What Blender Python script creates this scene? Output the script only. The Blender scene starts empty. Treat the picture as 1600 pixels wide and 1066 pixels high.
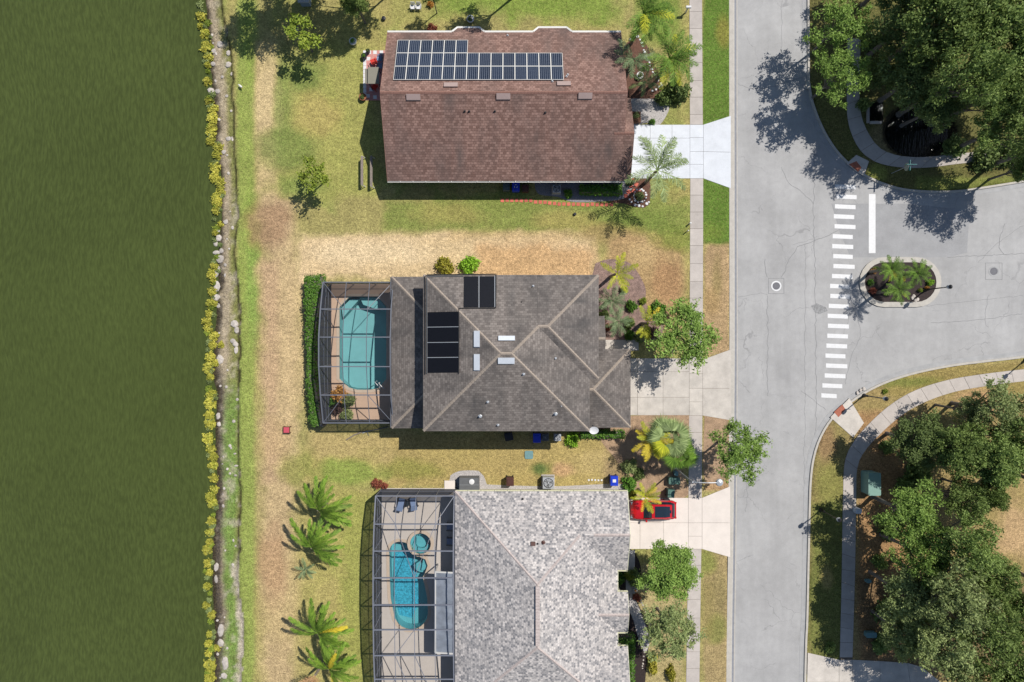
import bpy, math, random
import numpy as np
from mathutils import Vector, Matrix
from mathutils.geometry import tessellate_polygon

# ---------------------------------------------------------------- camera, sky, sun, exposure
H, F = 66.0, 1067.0          # drone height above the lawn (m), focal length in photo pixels
scene = bpy.context.scene
COL = scene.collection
cam_d = bpy.data.cameras.new('camera'); cam_d.sensor_width = 36.0; cam_d.lens = 24.0
cam_d.clip_start = 0.5; cam_d.clip_end = 2000
cam = bpy.data.objects.new('camera', cam_d); cam.location = (0, 0, H); COL.objects.link(cam)
scene.camera = cam
SUNX, SUNY = 0.51, 0.42      # metres of shadow per metre of height (towards -x, -y)
SUN_EL = math.atan(1/math.hypot(SUNX, SUNY))
world = bpy.data.worlds.new('World'); scene.world = world; world.use_nodes = True
wn = world.node_tree.nodes; wl = world.node_tree.links
sky = wn.new('ShaderNodeTexSky'); sky.sky_type = 'NISHITA'; sky.sun_disc = False
sky.sun_elevation = SUN_EL; sky.sun_rotation = math.atan2(SUNX, SUNY)
sky.air_density = 1.0; sky.dust_density = 0.6; sky.ozone_density = 1.0
wn['Background'].inputs['Strength'].default_value = 0.085
wl.new(sky.outputs['Color'], wn['Background'].inputs['Color'])
sd = bpy.data.lights.new('sun', 'SUN'); sd.energy = 4.6; sd.angle = math.radians(0.5); sd.color = (1.0, 0.955, 0.89)
sun = bpy.data.objects.new('sun', sd); COL.objects.link(sun); sun.location = (40, 30, 90)
sun.rotation_euler = Vector((SUNX, SUNY, 1)).to_track_quat('Z', 'Y').to_euler()
scene.view_settings.view_transform = 'Standard'; scene.view_settings.look = 'None'
scene.view_settings.exposure = 0.3; scene.view_settings.gamma = 1.0
scene.view_settings.use_curve_mapping = False
GAIN = 1.65                  # brightness of a flat sunlit surface of albedo 1 at these settings

# ---------------------------------------------------------------- helpers
rng = np.random.default_rng(7); R = random.Random(11)
def P(px, py, z=0.0):
    s = (H-z)/F
    return Vector(((px-800)*s, (533-py)*s, z))
def lin(v):
    v /= 255.0
    return v/12.92 if v <= .04045 else ((v+.055)/1.055)**2.4
def C(r, g, b, k=1.0):       # seen sunlit colour (sRGB) -> base colour
    return tuple(min(.85, lin(c)*k/GAIN) for c in (r, g, b))

MATS = {}
def nodes_of(name):
    m = bpy.data.materials.new(name); m.use_nodes = True; MATS[name] = m
    nt = m.node_tree; return m, nt.nodes, nt.links, nt.nodes['Principled BSDF']
def noise(n, l, vec, scale, detail=4, rough=.6):
    t = n.new('ShaderNodeTexNoise'); t.inputs['Scale'].default_value = scale
    t.inputs['Detail'].default_value = detail; t.inputs['Roughness'].default_value = rough
    l.new(vec, t.inputs['Vector']); return t.outputs['Fac']
def math_n(n, l, op, a, b=None, c=None, clamp=False):
    m = n.new('ShaderNodeMath'); m.operation = op; m.use_clamp = clamp
    for i, v in enumerate((a, b, c)):
        if v is None: continue
        if isinstance(v, (int, float)): m.inputs[i].default_value = v
        else: l.new(v, m.inputs[i])
    return m.outputs[0]
def ramp(n, l, fac, lo, hi, a=0.0, b=1.0):
    m = n.new('ShaderNodeMapRange'); m.inputs[1].default_value = lo; m.inputs[2].default_value = hi
    m.inputs[3].default_value = a; m.inputs[4].default_value = b; l.new(fac, m.inputs[0]); return m.outputs[0]
def mixc(n, l, fac, a, b, mode='MIX'):
    m = n.new('ShaderNodeMix'); m.data_type = 'RGBA'; m.blend_type = mode
    for s, v in ((m.inputs[0], fac), (m.inputs[6], a), (m.inputs[7], b)):
        if isinstance(v, (int, float)): s.default_value = v
        elif isinstance(v, tuple): s.default_value = (*v[:3], 1)
        else: l.new(v, s)
    return m.outputs[2]
def scale_col(n, l, col, fac):
    m = n.new('ShaderNodeVectorMath'); m.operation = 'SCALE'
    if isinstance(col, tuple): m.inputs[0].default_value = col
    else: l.new(col, m.inputs[0])
    l.new(fac, m.inputs['Scale']); return m.outputs[0]
def add_bump(n, l, p, h, strength, dist=.05):
    b = n.new('ShaderNodeBump'); b.inputs['Strength'].default_value = strength; b.inputs['Distance'].default_value = dist
    l.new(h, b.inputs['Height']); l.new(b.outputs[0], p.inputs['Normal'])
def M(name, c, rough=.8, var=.15, scale=3.0, bump=0.0, bscale=25, spec=.3, metal=0.0, objrand=0.0, fine=0.0):
    m, n, l, p = nodes_of(name)
    pos = n.new('ShaderNodeNewGeometry').outputs['Position']
    f = ramp(n, l, noise(n, l, pos, scale, 5), .3, .7, 1-var, 1+var)
    if fine:
        f = math_n(n, l, 'MULTIPLY', f, ramp(n, l, noise(n, l, pos, 14, 3), .3, .7, 1-fine, 1+fine))
    if objrand:
        oi = n.new('ShaderNodeObjectInfo').outputs['Random']
        f = math_n(n, l, 'MULTIPLY', f, ramp(n, l, oi, 0, 1, 1-objrand, 1+objrand))
    l.new(scale_col(n, l, c, f), p.inputs['Base Color'])
    p.inputs['Roughness'].default_value = rough; p.inputs['Specular IOR Level'].default_value = spec
    p.inputs['Metallic'].default_value = metal
    if bump: add_bump(n, l, p, noise(n, l, pos, bscale, 4), bump)
    return m
def leafmat(name, c1, c2, transl=.3, rough=.6):
    m, n, l, p = nodes_of(name)
    rnd = n.new('ShaderNodeNewGeometry').outputs['Random Per Island']
    oi = n.new('ShaderNodeObjectInfo').outputs['Random']
    pos = n.new('ShaderNodeNewGeometry').outputs['Position']
    f = math_n(n, l, 'ADD', math_n(n, l, 'MULTIPLY', rnd, .65), math_n(n, l, 'MULTIPLY', ramp(n, l, noise(n, l, pos, .7, 2), .35, .65), .35))
    col = mixc(n, l, f, c1, c2)
    col = scale_col(n, l, col, ramp(n, l, oi, 0, 1, .85, 1.15))
    l.new(col, p.inputs['Base Color']); p.inputs['Roughness'].default_value = rough
    p.inputs['Specular IOR Level'].default_value = .2
    t = n.new('ShaderNodeBsdfTranslucent'); l.new(col, t.inputs['Color'])
    mx = n.new('ShaderNodeMixShader'); mx.inputs[0].default_value = transl
    l.new(p.outputs[0], mx.inputs[1]); l.new(t.outputs[0], mx.inputs[2])
    l.new(mx.outputs[0], n['Material Output'].inputs['Surface'])
    return m

def root_loc(o):
    while o.parent: o = o.parent
    return o.location
def tag(o, label=None, cat=None, group=None, kind=None):
    if label: o['label'] = label
    if cat: o['category'] = cat
    if group: o['group'] = group
    if kind: o['kind'] = kind
    return o
def thing(name, label, cat, loc=(0, 0, 0), group=None, rz=0.0):
    o = bpy.data.objects.new(name, None); o.empty_display_size = .3; COL.objects.link(o)
    o.location = loc; o.rotation_euler = (0, 0, rz)
    return tag(o, label, cat, group)
def obj(name, me, mat=None, parent=None, loc=None):
    o = bpy.data.objects.new(name, me); COL.objects.link(o)
    if mat is not None:
        if not me.materials: me.materials.append(mat)
        elif me.materials[0] is not mat:
            o.material_slots[0].link = 'OBJECT'; o.material_slots[0].material = mat
    if parent: o.parent = parent
    if loc is not None: o.location = loc
    return o
class MB:
    """collects geometry in world (or thing-local) metres"""
    def __init__(s): s.v = []; s.f = []; s.uv = []
    def add(s, vs, fs, uvs=None):
        b = len(s.v); s.v += [tuple(v) for v in vs]
        s.f += [tuple(b+i for i in f) for f in fs]
        for k, f in enumerate(fs): s.uv.append(uvs[k] if uvs else None)
    def box(s, c, d, rz=0.0, taper=1.0):
        x, y, z = d[0]/2, d[1]/2, d[2]/2; ca, sa = math.cos(rz), math.sin(rz); vs = []
        for k, (a, b, e) in enumerate([(-1,-1,-1),(1,-1,-1),(1,1,-1),(-1,1,-1),(-1,-1,1),(1,-1,1),(1,1,1),(-1,1,1)]):
            t = taper if e > 0 else 1
            X, Y = a*x*t, b*y*t
            vs.append((c[0]+X*ca-Y*sa, c[1]+X*sa+Y*ca, c[2]+e*z))
        s.add(vs, [(3,2,1,0),(4,5,6,7),(0,1,5,4),(1,2,6,5),(2,3,7,6),(3,0,4,7)]); return s
    def bar(s, a, b, w=.06, h=None, up=(0, 0, 1)):
        a, b = Vector(a), Vector(b); d = (b-a)
        if d.length < 1e-6: return s
        d.normalize(); h = h or w; u = Vector(up)
        if abs(d.dot(u)) > .95: u = Vector((1, 0, 0))
        r = d.cross(u).normalized()*w/2; u = r.cross(d).normalized()*h/2
        vs = [p+x for p in (a, b) for x in (-r-u, r-u, r+u, -r+u)]
        s.add(vs, [(0,1,2,3),(7,6,5,4),(1,0,4,5),(2,1,5,6),(3,2,6,7),(0,3,7,4)]); return s
    def tube(s, pts, rad, n=8, cap=True):
        pts = [Vector(p) for p in pts]; rings = []
        if not isinstance(rad, (list, tuple)): rad = [rad]*len(pts)
        for i, p in enumerate(pts):
            d = (pts[min(i+1, len(pts)-1)]-pts[max(i-1, 0)]).normalized()
            u = Vector((0, 0, 1)) if abs(d.z) < .9 else Vector((1, 0, 0))
            a = d.cross(u).normalized(); b = d.cross(a).normalized()
            rings.append([p+(a*math.cos(2*math.pi*k/n)+b*math.sin(2*math.pi*k/n))*rad[i] for k in range(n)])
        fs = [(i*n+k, i*n+(k+1) % n, (i+1)*n+(k+1) % n, (i+1)*n+k) for i in range(len(pts)-1) for k in range(n)]
        if cap: fs += [tuple(range(n))[::-1], tuple((len(pts)-1)*n+k for k in range(n))]
        s.add([v for r in rings for v in r], fs); return s
    def lathe(s, c, prof, n=16, sx=1, sy=1):
        vs = [(c[0]+r*sx*math.cos(2*math.pi*k/n), c[1]+r*sy*math.sin(2*math.pi*k/n), c[2]+z) for r, z in prof for k in range(n)]
        fs = [(i*n+k, i*n+(k+1) % n, (i+1)*n+(k+1) % n, (i+1)*n+k) for i in range(len(prof)-1) for k in range(n)]
        fs += [tuple(range(n))[::-1], tuple((len(prof)-1)*n+k for k in range(n))]
        s.add(vs, fs); return s
    def poly(s, pts, z=None, flip=False):          # flat polygon, may be concave
        vs = [(p[0], p[1], p[2] if z is None else z) for p in pts]
        tr = tessellate_polygon([[Vector((v[0], v[1], 0)) for v in vs]]); fs = []
        for t in tr:
            a, b, c = (Vector(vs[i]) for i in t)
            fs.append(t if (b-a).cross(c-a).z > 0 else t[::-1])
        s.add(vs, fs); return s
    def prism(s, pts, z0, z1):
        n = len(pts); s.poly(pts, z1)
        vs = [(p[0], p[1], z) for z in (z0, z1) for p in pts]
        area = sum(pts[i][0]*pts[(i+1) % n][1]-pts[(i+1) % n][0]*pts[i][1] for i in range(n))
        fs = [(i, (i+1) % n, n+(i+1) % n, n+i) for i in range(n)]
        s.add(vs, fs if area > 0 else [f[::-1] for f in fs]); return s
    def loft(s, path, prof, closed=False):          # path: 2D points; prof: (offset to the right, z)
        path = [Vector((p[0], p[1])) for p in path]; n = len(path); m = len(prof); vs = []
        for i, p in enumerate(path):
            a = path[(i-1) % n] if closed else path[max(i-1, 0)]
            b = path[(i+1) % n] if closed else path[min(i+1, n-1)]
            d = (b-a).normalized(); r = Vector((d.y, -d.x))
            vs += [(p.x+r.x*o, p.y+r.y*o, z) for o, z in prof]
        fs = [(i*m+k, ((i+1) % n)*m+k, ((i+1) % n)*m+k+1, i*m+k+1) for i in range(n if closed else n-1) for k in range(m-1)]
        s.add(vs, fs); return s
    def mesh(s, name, off=None):
        me = bpy.data.meshes.new(name)
        vs = s.v if off is None else [(v[0]-off[0], v[1]-off[1], v[2]-off[2]) for v in s.v]
        me.from_pydata(vs, [], s.f)
        if any(u is not None for u in s.uv):
            lay = me.uv_layers.new(name='UVMap'); k = 0; buf = []
            for f, u in zip(s.f, s.uv):
                buf += [c for q in (u or [(0, 0)]*len(f)) for c in q]
            lay.data.foreach_set('uv', buf)
        return me
    def build(s, name, mat, parent=None, smooth=False, kind=None):
        off = root_loc(parent) if parent else None
        me = s.mesh(name, off)
        if smooth: me.polygons.foreach_set('use_smooth', [True]*len(me.polygons))
        o = obj(name, me, mat, parent)
        if kind: o['kind'] = kind
        return o
def structure(name, mb, mat):
    return tag(mb.build(name, mat), kind='structure')
def smooth_path(pts, step=.5):
    """Catmull-Rom through 2D points, resampled at about step metres"""
    p = [Vector((q[0], q[1])) for q in pts]; out = []
    for i in range(len(p)-1):
        a, b, c, d = p[max(i-1, 0)], p[i], p[i+1], p[min(i+2, len(p)-1)]
        k = max(1, int((c-b).length/step))
        for j in range(k):
            t = j/k
            out.append(.5*((2*b)+(c-a)*t+(2*a-5*b+4*c-d)*t*t+(3*b-a-3*c+d)*t**3))
    out.append(p[-1]); return out
def pxs(l, z=0.0): return [P(a, b, z) for a, b in l]
UNIT = MB().box((0, 0, .5), (1, 1, 1)).mesh('slab')
# ---------------------------------------------------------------- materials
M('concrete', C(205, 196, 188), var=.10, scale=1.2, fine=.06, objrand=.07, bump=.1)
M('concrete_white', C(236, 240, 246), var=.07, scale=1.0, fine=.05, objrand=.03, bump=.1)
M('concrete_cream', C(247, 236, 226), var=.06, scale=1.0, fine=.04, objrand=.03, bump=.1)
M('concrete_stain', C(216, 208, 198), var=.16, scale=.9, fine=.07, objrand=.06, bump=.1)
M('joint', C(120, 108, 96), var=.2)
M('kerb', C(206, 200, 190), var=.10, scale=2.0, fine=.08, bump=.1)
M('gutter_stain', C(150, 152, 158), var=.12)
M('gutter', C(182, 182, 182), var=.12, scale=1.5, fine=.06)
M('paint_white', C(250, 250, 250, .95), var=.05, scale=5, rough=.6, fine=.05)
M('mulch_brown', C(112, 78, 62), var=.3, scale=6, fine=.4, bump=.6, bscale=18)
M('mulch_pink', C(152, 126, 116), var=.35, scale=2.5, fine=.5, bump=.6, bscale=18)
M('mulch_tan', C(182, 152, 122), var=.3, scale=2.0, fine=.35, bump=.6, bscale=18)
M('mulch_dark', C(58, 46, 44), var=.3, scale=6, fine=.35, bump=.5, bscale=18)
M('gravel_pale', C(196, 190, 186), var=.2, scale=9, fine=.4, bump=.7, bscale=16)
M('gravel_grey', C(150, 148, 152), var=.2, scale=9, fine=.4, bump=.7, bscale=16)
M('rock', C(205, 196, 186), var=.22, scale=4, bump=.5, bscale=8, objrand=.2)
M('stucco_blue', C(150, 165, 178), var=.05, bump=.1)
M('stucco_tan', C(205, 190, 165), var=.05, bump=.1)
M('stucco_cream', C(228, 222, 196), var=.05, bump=.1)
M('trim_white', C(240, 238, 232), var=.04, rough=.5)
M('trim_cream', C(240, 238, 205), var=.05, rough=.5)
M('trim_grey', C(130, 122, 116), var=.06, rough=.6)
M('glass_dark', (.02, .025, .03), rough=.08, var=.05, spec=.6)
M('door_brown', C(110, 75, 55), var=.1)
M('frame_bronze', C(118, 122, 132), rough=.45, var=.05, spec=.5)
M('frame_grey', C(132, 136, 148), rough=.45, var=.05, spec=.5)
M('metal_dark', (.012, .012, .014), rough=.4, var=.1, spec=.5)
M('metal_pale', C(200, 204, 208), rough=.4, var=.05, metal=.3)
M('metal_mid', C(120, 122, 124), rough=.5, var=.08, metal=.3)
M('pipe_black', (.02, .02, .022), rough=.5, var=.1)
M('solar_mat', (.006, .006, .008), rough=.35, var=.3, scale=10)
M('vent_pink', C(186, 164, 158), rough=.6, var=.05)
M('vent_white', C(232, 238, 246), rough=.5, var=.05)
M('plastic_blue', (.008, .035, .42), rough=.4, var=.06)
M('plastic_grey', C(92, 104, 108), rough=.5, var=.06)
M('plastic_brown', C(92, 58, 50), rough=.5, var=.08)
M('plastic_black', (.015, .015, .02), rough=.5, var=.1)
M('box_green', C(92, 128, 116), rough=.5, var=.08)
M('box_teal', C(140, 176, 164), rough=.5, var=.06)
M('lid_bluegreen', C(120, 160, 162), rough=.6, var=.1)
M('red_paver', C(225, 120, 100), var=.12, objrand=.15)
M('red_pad', C(186, 112, 88), var=.1, fine=.15)
M('red_plastic', C(225, 62, 50), var=.06, rough=.5)
M('red_dull', C(215, 88, 105), var=.06, rough=.6)
M('canopy_grey', C(150, 146, 132), var=.05, rough=.7)
M('cover_silver', C(150, 158, 170), var=.22, scale=1.5, rough=.35, spec=.5)
M('bark', C(134, 126, 118), var=.25, scale=5, bump=.6, bscale=14)
M('bark_palm', C(150, 138, 122), var=.25, scale=5, bump=.6, bscale=10)
M('wood_grey', C(150, 138, 128), var=.25, scale=8, bump=.3)
M('car_red', (.42, .008, .012), rough=.18, var=.03, spec=.7)
M('car_black', (.012, .012, .013), rough=.4, var=.05)
M('car_glass', (.012, .02, .03), rough=.05, var=.05, spec=.8)
M('tyre', (.02, .02, .02), rough=.8, var=.1)
M('rim', C(170, 172, 176), rough=.3, metal=.7, var=.03)
M('lamp_red', (.35, .01, .01), rough=.2, var=.03)
M('lamp_clear', C(225, 228, 232), rough=.1, var=.03)
M('white_plastic', C(245, 245, 245), rough=.5, var=.03)
M('feather', C(248, 246, 240), rough=.8, var=.05)
M('bill', C(214, 150, 90), rough=.6, var=.05)
M('sign_back', C(186, 190, 170), rough=.5, var=.05)
M('sign_red', (.4, .012, .015), rough=.5, var=.05)
M('sign_teal', C(70, 150, 150), rough=.5, var=.05)
M('deck_tan', C(216, 184, 158), var=.07, scale=1.2, fine=.05)
M('deck_beige', C(214, 204, 194), var=.05, scale=1.2, fine=.04)
M('pool_plaster', C(158, 206, 208), var=.06, scale=1.0)
M('pool_coping', C(214, 194, 172), var=.06)
M('brick_patio', C(224, 158, 150), var=.12, scale=6, fine=.12)
M('cushion_blue', C(130, 150, 185), rough=.8, var=.06)
M('clay', C(176, 110, 80), rough=.8, var=.1)
M('petal_red', C(200, 84, 62), rough=.7, var=.3, scale=9)
M('petal_orange', C(226, 140, 80), rough=.7, var=.3, scale=9)

def leafset():
    leafmat('leaf_oak', (.075, .125, .026), (.29, .38, .11))
    leafmat('leaf_street', (.085, .155, .024), (.30, .43, .10))
    leafmat('leaf_olive', (.10, .14, .045), (.35, .41, .16))
    leafmat('leaf_dark', (.055, .095, .026), (.24, .31, .10))
    leafmat('leaf_hedge', (.05, .13, .018), (.17, .33, .05))
    leafmat('leaf_lime', (.18, .37, .02), (.34, .56, .06))
    leafmat('leaf_yellow', (.12, .13, .02), (.56, .50, .07))
    leafmat('leaf_shore', (.20, .23, .03), (.62, .56, .10))
    leafmat('frond_plume', (.03, .08, .008), (.26, .40, .05), .2)
    leafmat('leaf_sparse', (.12, .19, .025), (.34, .40, .06))
    leafmat('frond_green', (.03, .075, .01), (.20, .33, .045), .2)
    leafmat('frond_blue', (.06, .10, .04), (.24, .32, .16), .2)
    leafmat('frond_pale', (.11, .16, .055), (.38, .47, .20), .25)
    leafmat('frond_yellow', (.20, .26, .02), (.60, .58, .05), .3)
    leafmat('frond_gold', (.42, .34, .03), (.75, .60, .06), .3)
    leafmat('frond_brown', (.24, .14, .07), (.50, .30, .15), .2)
    leafmat('leaf_red', (.12, .03, .02), (.46, .16, .10))
    leafmat('leaf_purple', (.06, .035, .03), (.20, .12, .10))
    leafmat('leaf_orange', (.35, .16, .03), (.65, .36, .10))
leafset()

def shingle(name, c1, c2, mortar, course, tab, stain, stain_amt, contrast=.5, capc=None):
    m, n, l, p = nodes_of(name)
    uv = n.new('ShaderNodeUVMap'); uv.uv_map = 'UVMap'; u = uv.outputs['UV']
    b = n.new('ShaderNodeTexBrick'); l.new(u, b.inputs['Vector'])
    b.inputs['Color1'].default_value = (0, 0, 0, 1); b.inputs['Color2'].default_value = (1, 1, 1, 1)
    b.inputs['Mortar'].default_value = (.5, .5, .5, 1)
    b.inputs['Scale'].default_value = 1; b.inputs['Mortar Size'].default_value = course*.07
    b.inputs['Mortar Smooth'].default_value = .4; b.inputs['Brick Width'].default_value = tab; b.inputs['Row Height'].default_value = course
    pos = n.new('ShaderNodeNewGeometry').outputs['Position']
    jit = ramp(n, l, noise(n, l, pos, 9, 2), .3, .7, -.25, .25)
    f = math_n(n, l, 'ADD', b.outputs['Color'], jit, clamp=True)
    col = mixc(n, l, f, c1, c2)
    col = mixc(n, l, math_n(n, l, 'MULTIPLY', b.outputs['Fac'], contrast), col, mortar)
    mp = n.new('ShaderNodeMapping'); mp.inputs['Scale'].default_value = (.42, .11, 1); l.new(u, mp.inputs['Vector'])
    s = noise(n, l, mp.outputs[0], 1.0, 4, .55)
    s2 = noise(n, l, pos, .35, 3)
    sf = math_n(n, l, 'MULTIPLY', ramp(n, l, s, .45, .66), ramp(n, l, s2, .35, .65, .4, 1))
    col = mixc(n, l, math_n(n, l, 'MULTIPLY', sf, stain_amt, clamp=True), col, stain)
    col = scale_col(n, l, col, ramp(n, l, noise(n, l, pos, 1.3, 4), .3, .7, .92, 1.08))
    l.new(col, p.inputs['Base Color']); p.inputs['Roughness'].default_value = .9; p.inputs['Specular IOR Level'].default_value = .2
    sep = n.new('ShaderNodeSeparateXYZ'); l.new(u, sep.inputs[0])
    saw = math_n(n, l, 'FRACT', math_n(n, l, 'DIVIDE', sep.outputs[1], course))
    h = math_n(n, l, 'SUBTRACT', math_n(n, l, 'MULTIPLY', saw, -1.0), math_n(n, l, 'MULTIPLY', b.outputs['Fac'], .5))
    add_bump(n, l, p, h, .35, .02)
    return m
shingle('shingle_brown', C(132, 102, 92), C(176, 142, 130), C(92, 68, 62), .23, .30, C(104, 92, 88), .85, .75)
shingle('shingle_grey', C(120, 112, 107), C(156, 147, 140), C(96, 90, 86), .22, .30, C(78, 77, 77), .9, .55)
shingle('shingle_pale', C(134, 134, 138), C(236, 228, 222), C(196, 188, 182), .20, .22, C(140, 140, 142), .35, .6)
M('cap_brown', C(150, 112, 100), var=.12, fine=.15)
M('cap_grey', C(176, 162, 148), var=.1, fine=.12)
M('cap_pale', C(206, 192, 186), var=.15, scale=5, fine=.2)

def pv_material():
    m, n, l, p = nodes_of('pv_cells')
    uv = n.new('ShaderNodeUVMap'); uv.uv_map = 'UVMap'
    sep = n.new('ShaderNodeSeparateXYZ'); l.new(uv.outputs[0], sep.inputs[0])
    def lines(src, count, w):
        fr = math_n(n, l, 'FRACT', math_n(n, l, 'MULTIPLY', src, count))
        return math_n(n, l, 'GREATER_THAN', math_n(n, l, 'ABSOLUTE', math_n(n, l, 'SUBTRACT', fr, .5)), .5-w)
    g = math_n(n, l, 'MAXIMUM', lines(sep.outputs[0], 6, .08), lines(sep.outputs[1], 10, .02))
    pos = n.new('ShaderNodeNewGeometry').outputs['Position']
    oi = n.new('ShaderNodeObjectInfo').outputs['Random']
    f = math_n(n, l, 'ADD', math_n(n, l, 'MULTIPLY', oi, .5), math_n(n, l, 'MULTIPLY', noise(n, l, pos, 3), .5))
    base = mixc(n, l, f, (.006, .009, .02), (.014, .024, .05))
    l.new(mixc(n, l, g, base, (.15, .17, .21)), p.inputs['Base Color'])
    p.inputs['Roughness'].default_value = .25; p.inputs['Specular IOR Level'].default_value = .25
pv_material()

def screen_mat(name, alpha, c):
    m, n, l, p = nodes_of(name)
    t = n.new('ShaderNodeBsdfTransparent'); d = n.new('ShaderNodeBsdfDiffuse'); d.inputs['Color'].default_value = (*c, 1)
    mx = n.new('ShaderNodeMixShader'); mx.inputs[0].default_value = alpha
    l.new(t.outputs[0], mx.inputs[1]); l.new(d.outputs[0], mx.inputs[2]); l.new(mx.outputs[0], n['Material Output'].inputs['Surface'])
screen_mat('screen_roof', .10, (.05, .055, .065))
screen_mat('screen_wall', .78, (.05, .055, .072))

def pool_water(name, tint):
    m, n, l, p = nodes_of(name)
    t = n.new('ShaderNodeBsdfTransparent'); t.inputs['Color'].default_value = (*tint, 1)
    g = n.new('ShaderNodeBsdfGlossy'); g.inputs['Roughness'].default_value = .04
    fr = n.new('ShaderNodeFresnel'); fr.inputs['IOR'].default_value = 1.33
    pos = n.new('ShaderNodeNewGeometry').outputs['Position']
    b = n.new('ShaderNodeBump'); b.inputs['Strength'].default_value = .25; b.inputs['Distance'].default_value = .03
    l.new(noise(n, l, pos, 4, 2), b.inputs['Height']); l.new(b.outputs[0], g.inputs['Normal']); l.new(b.outputs[0], fr.inputs['Normal'])
    mx = n.new('ShaderNodeMixShader'); l.new(fr.outputs[0], mx.inputs[0]); l.new(t.outputs[0], mx.inputs[1]); l.new(g.outputs[0], mx.inputs[2])
    l.new(mx.outputs[0], n['Material Output'].inputs['Surface'])
pool_water('water_pool', (.80, .94, .95))
pool_water('water_pool_blue', (.62, .90, .95))

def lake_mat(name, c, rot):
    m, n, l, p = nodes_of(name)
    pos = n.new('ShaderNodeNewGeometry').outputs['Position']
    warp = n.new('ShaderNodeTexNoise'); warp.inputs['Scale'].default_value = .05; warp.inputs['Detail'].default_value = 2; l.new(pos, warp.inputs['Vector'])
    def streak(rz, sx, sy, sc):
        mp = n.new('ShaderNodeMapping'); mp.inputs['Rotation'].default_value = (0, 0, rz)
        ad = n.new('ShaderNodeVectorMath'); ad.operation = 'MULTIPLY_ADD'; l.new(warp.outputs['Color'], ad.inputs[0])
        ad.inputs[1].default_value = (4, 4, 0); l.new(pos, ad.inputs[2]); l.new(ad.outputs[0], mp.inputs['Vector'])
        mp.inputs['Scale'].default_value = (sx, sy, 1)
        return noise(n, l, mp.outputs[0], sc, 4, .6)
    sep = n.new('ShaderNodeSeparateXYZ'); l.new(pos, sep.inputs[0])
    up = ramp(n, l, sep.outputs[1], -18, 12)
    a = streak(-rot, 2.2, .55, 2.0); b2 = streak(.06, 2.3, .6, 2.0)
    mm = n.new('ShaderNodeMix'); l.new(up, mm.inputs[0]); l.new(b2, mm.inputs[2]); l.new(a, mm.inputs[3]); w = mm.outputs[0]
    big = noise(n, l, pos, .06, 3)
    f = math_n(n, l, 'MULTIPLY', ramp(n, l, big, .3, .7, .92, 1.08), ramp(n, l, w, .38, .66, .86, 1.22))  # ripple streaks paint sky reflection into the water colour
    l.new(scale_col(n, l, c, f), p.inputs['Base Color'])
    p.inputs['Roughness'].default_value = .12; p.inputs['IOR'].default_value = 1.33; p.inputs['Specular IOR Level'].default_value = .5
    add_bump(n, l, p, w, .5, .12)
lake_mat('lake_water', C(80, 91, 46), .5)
lake_mat('pond_water', (.004, .005, .004), .9)

def ground_mat():
    m, n, l, p = nodes_of('lawn')
    a = n.new('ShaderNodeAttribute'); a.attribute_name = 'Col'
    pos = n.new('ShaderNodeNewGeometry').outputs['Position']
    f1 = noise(n, l, pos, 3.2, 5, .7); f2 = noise(n, l, pos, 9, 3, .8); f3 = noise(n, l, pos, .8, 4)
    f = math_n(n, l, 'MULTIPLY', ramp(n, l, f1, .3, .7, .66, 1.34), ramp(n, l, f2, .32, .68, .44, 1.56))
    f = math_n(n, l, 'MULTIPLY', f, ramp(n, l, f3, .3, .7, .88, 1.12))
    col = scale_col(n, l, a.outputs['Color'], f)
    straw = mixc(n, l, ramp(n, l, noise(n, l, pos, 5.5, 4, .75), .5, .72, 0, .45), col, mixc(n, l, .55, a.outputs['Color'], C(222, 196, 140)))
    l.new(straw, p.inputs['Base Color']); p.inputs['Roughness'].default_value = .95; p.inputs['Specular IOR Level'].default_value = .1
    add_bump(n, l, p, math_n(n, l, 'ADD', f1, f2), .55, .09)
ground_mat()

def asphalt_mat():
    m, n, l, p = nodes_of('asphalt')
    pos = n.new('ShaderNodeNewGeometry').outputs['Position']
    mp = n.new('ShaderNodeMapping'); mp.inputs['Scale'].default_value = (1, .08, 1); l.new(pos, mp.inputs['Vector'])
    f = math_n(n, l, 'MULTIPLY', ramp(n, l, noise(n, l, pos, .18, 4), .3, .7, .88, 1.12), ramp(n, l, noise(n, l, mp.outputs[0], 1.1, 3), .3, .7, .955, 1.045))
    f = math_n(n, l, 'MULTIPLY', f, ramp(n, l, noise(n, l, pos, 22, 3, .8), .3, .7, .90, 1.10))
    f = math_n(n, l, 'MULTIPLY', f, ramp(n, l, noise(n, l, pos, 1.6, 5, .7), .35, .68, 1.04, .93))
    v = n.new('ShaderNodeTexVoronoi'); v.feature = 'DISTANCE_TO_EDGE'; v.inputs['Scale'].default_value = .19
    w = n.new('ShaderNodeTexNoise'); w.inputs['Scale'].default_value = .7; w.inputs['Detail'].default_value = 4; l.new(pos, w.inputs['Vector'])
    ad = n.new('ShaderNodeVectorMath'); ad.operation = 'MULTIPLY_ADD'; l.new(w.outputs['Color'], ad.inputs[0]); ad.inputs[1].default_value = (2.2, 2.2, 0); l.new(pos, ad.inputs[2])
    l.new(ad.outputs[0], v.inputs['Vector'])
    cr = math_n(n, l, 'MULTIPLY', ramp(n, l, v.outputs['Distance'], .002, .007, 1, 0), ramp(n, l, noise(n, l, pos, .25, 2), .45, .6, 0, .35))
    col = scale_col(n, l, C(188, 187, 186), f)
    l.new(mixc(n, l, cr, col, C(110, 110, 112)), p.inputs['Base Color'])
    p.inputs['Roughness'].default_value = .9; p.inputs['Specular IOR Level'].default_value = .25
    add_bump(n, l, p, noise(n, l, pos, 40, 3), .15, .02)
asphalt_mat()
M('crack', C(150, 150, 151), var=.2)
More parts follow.
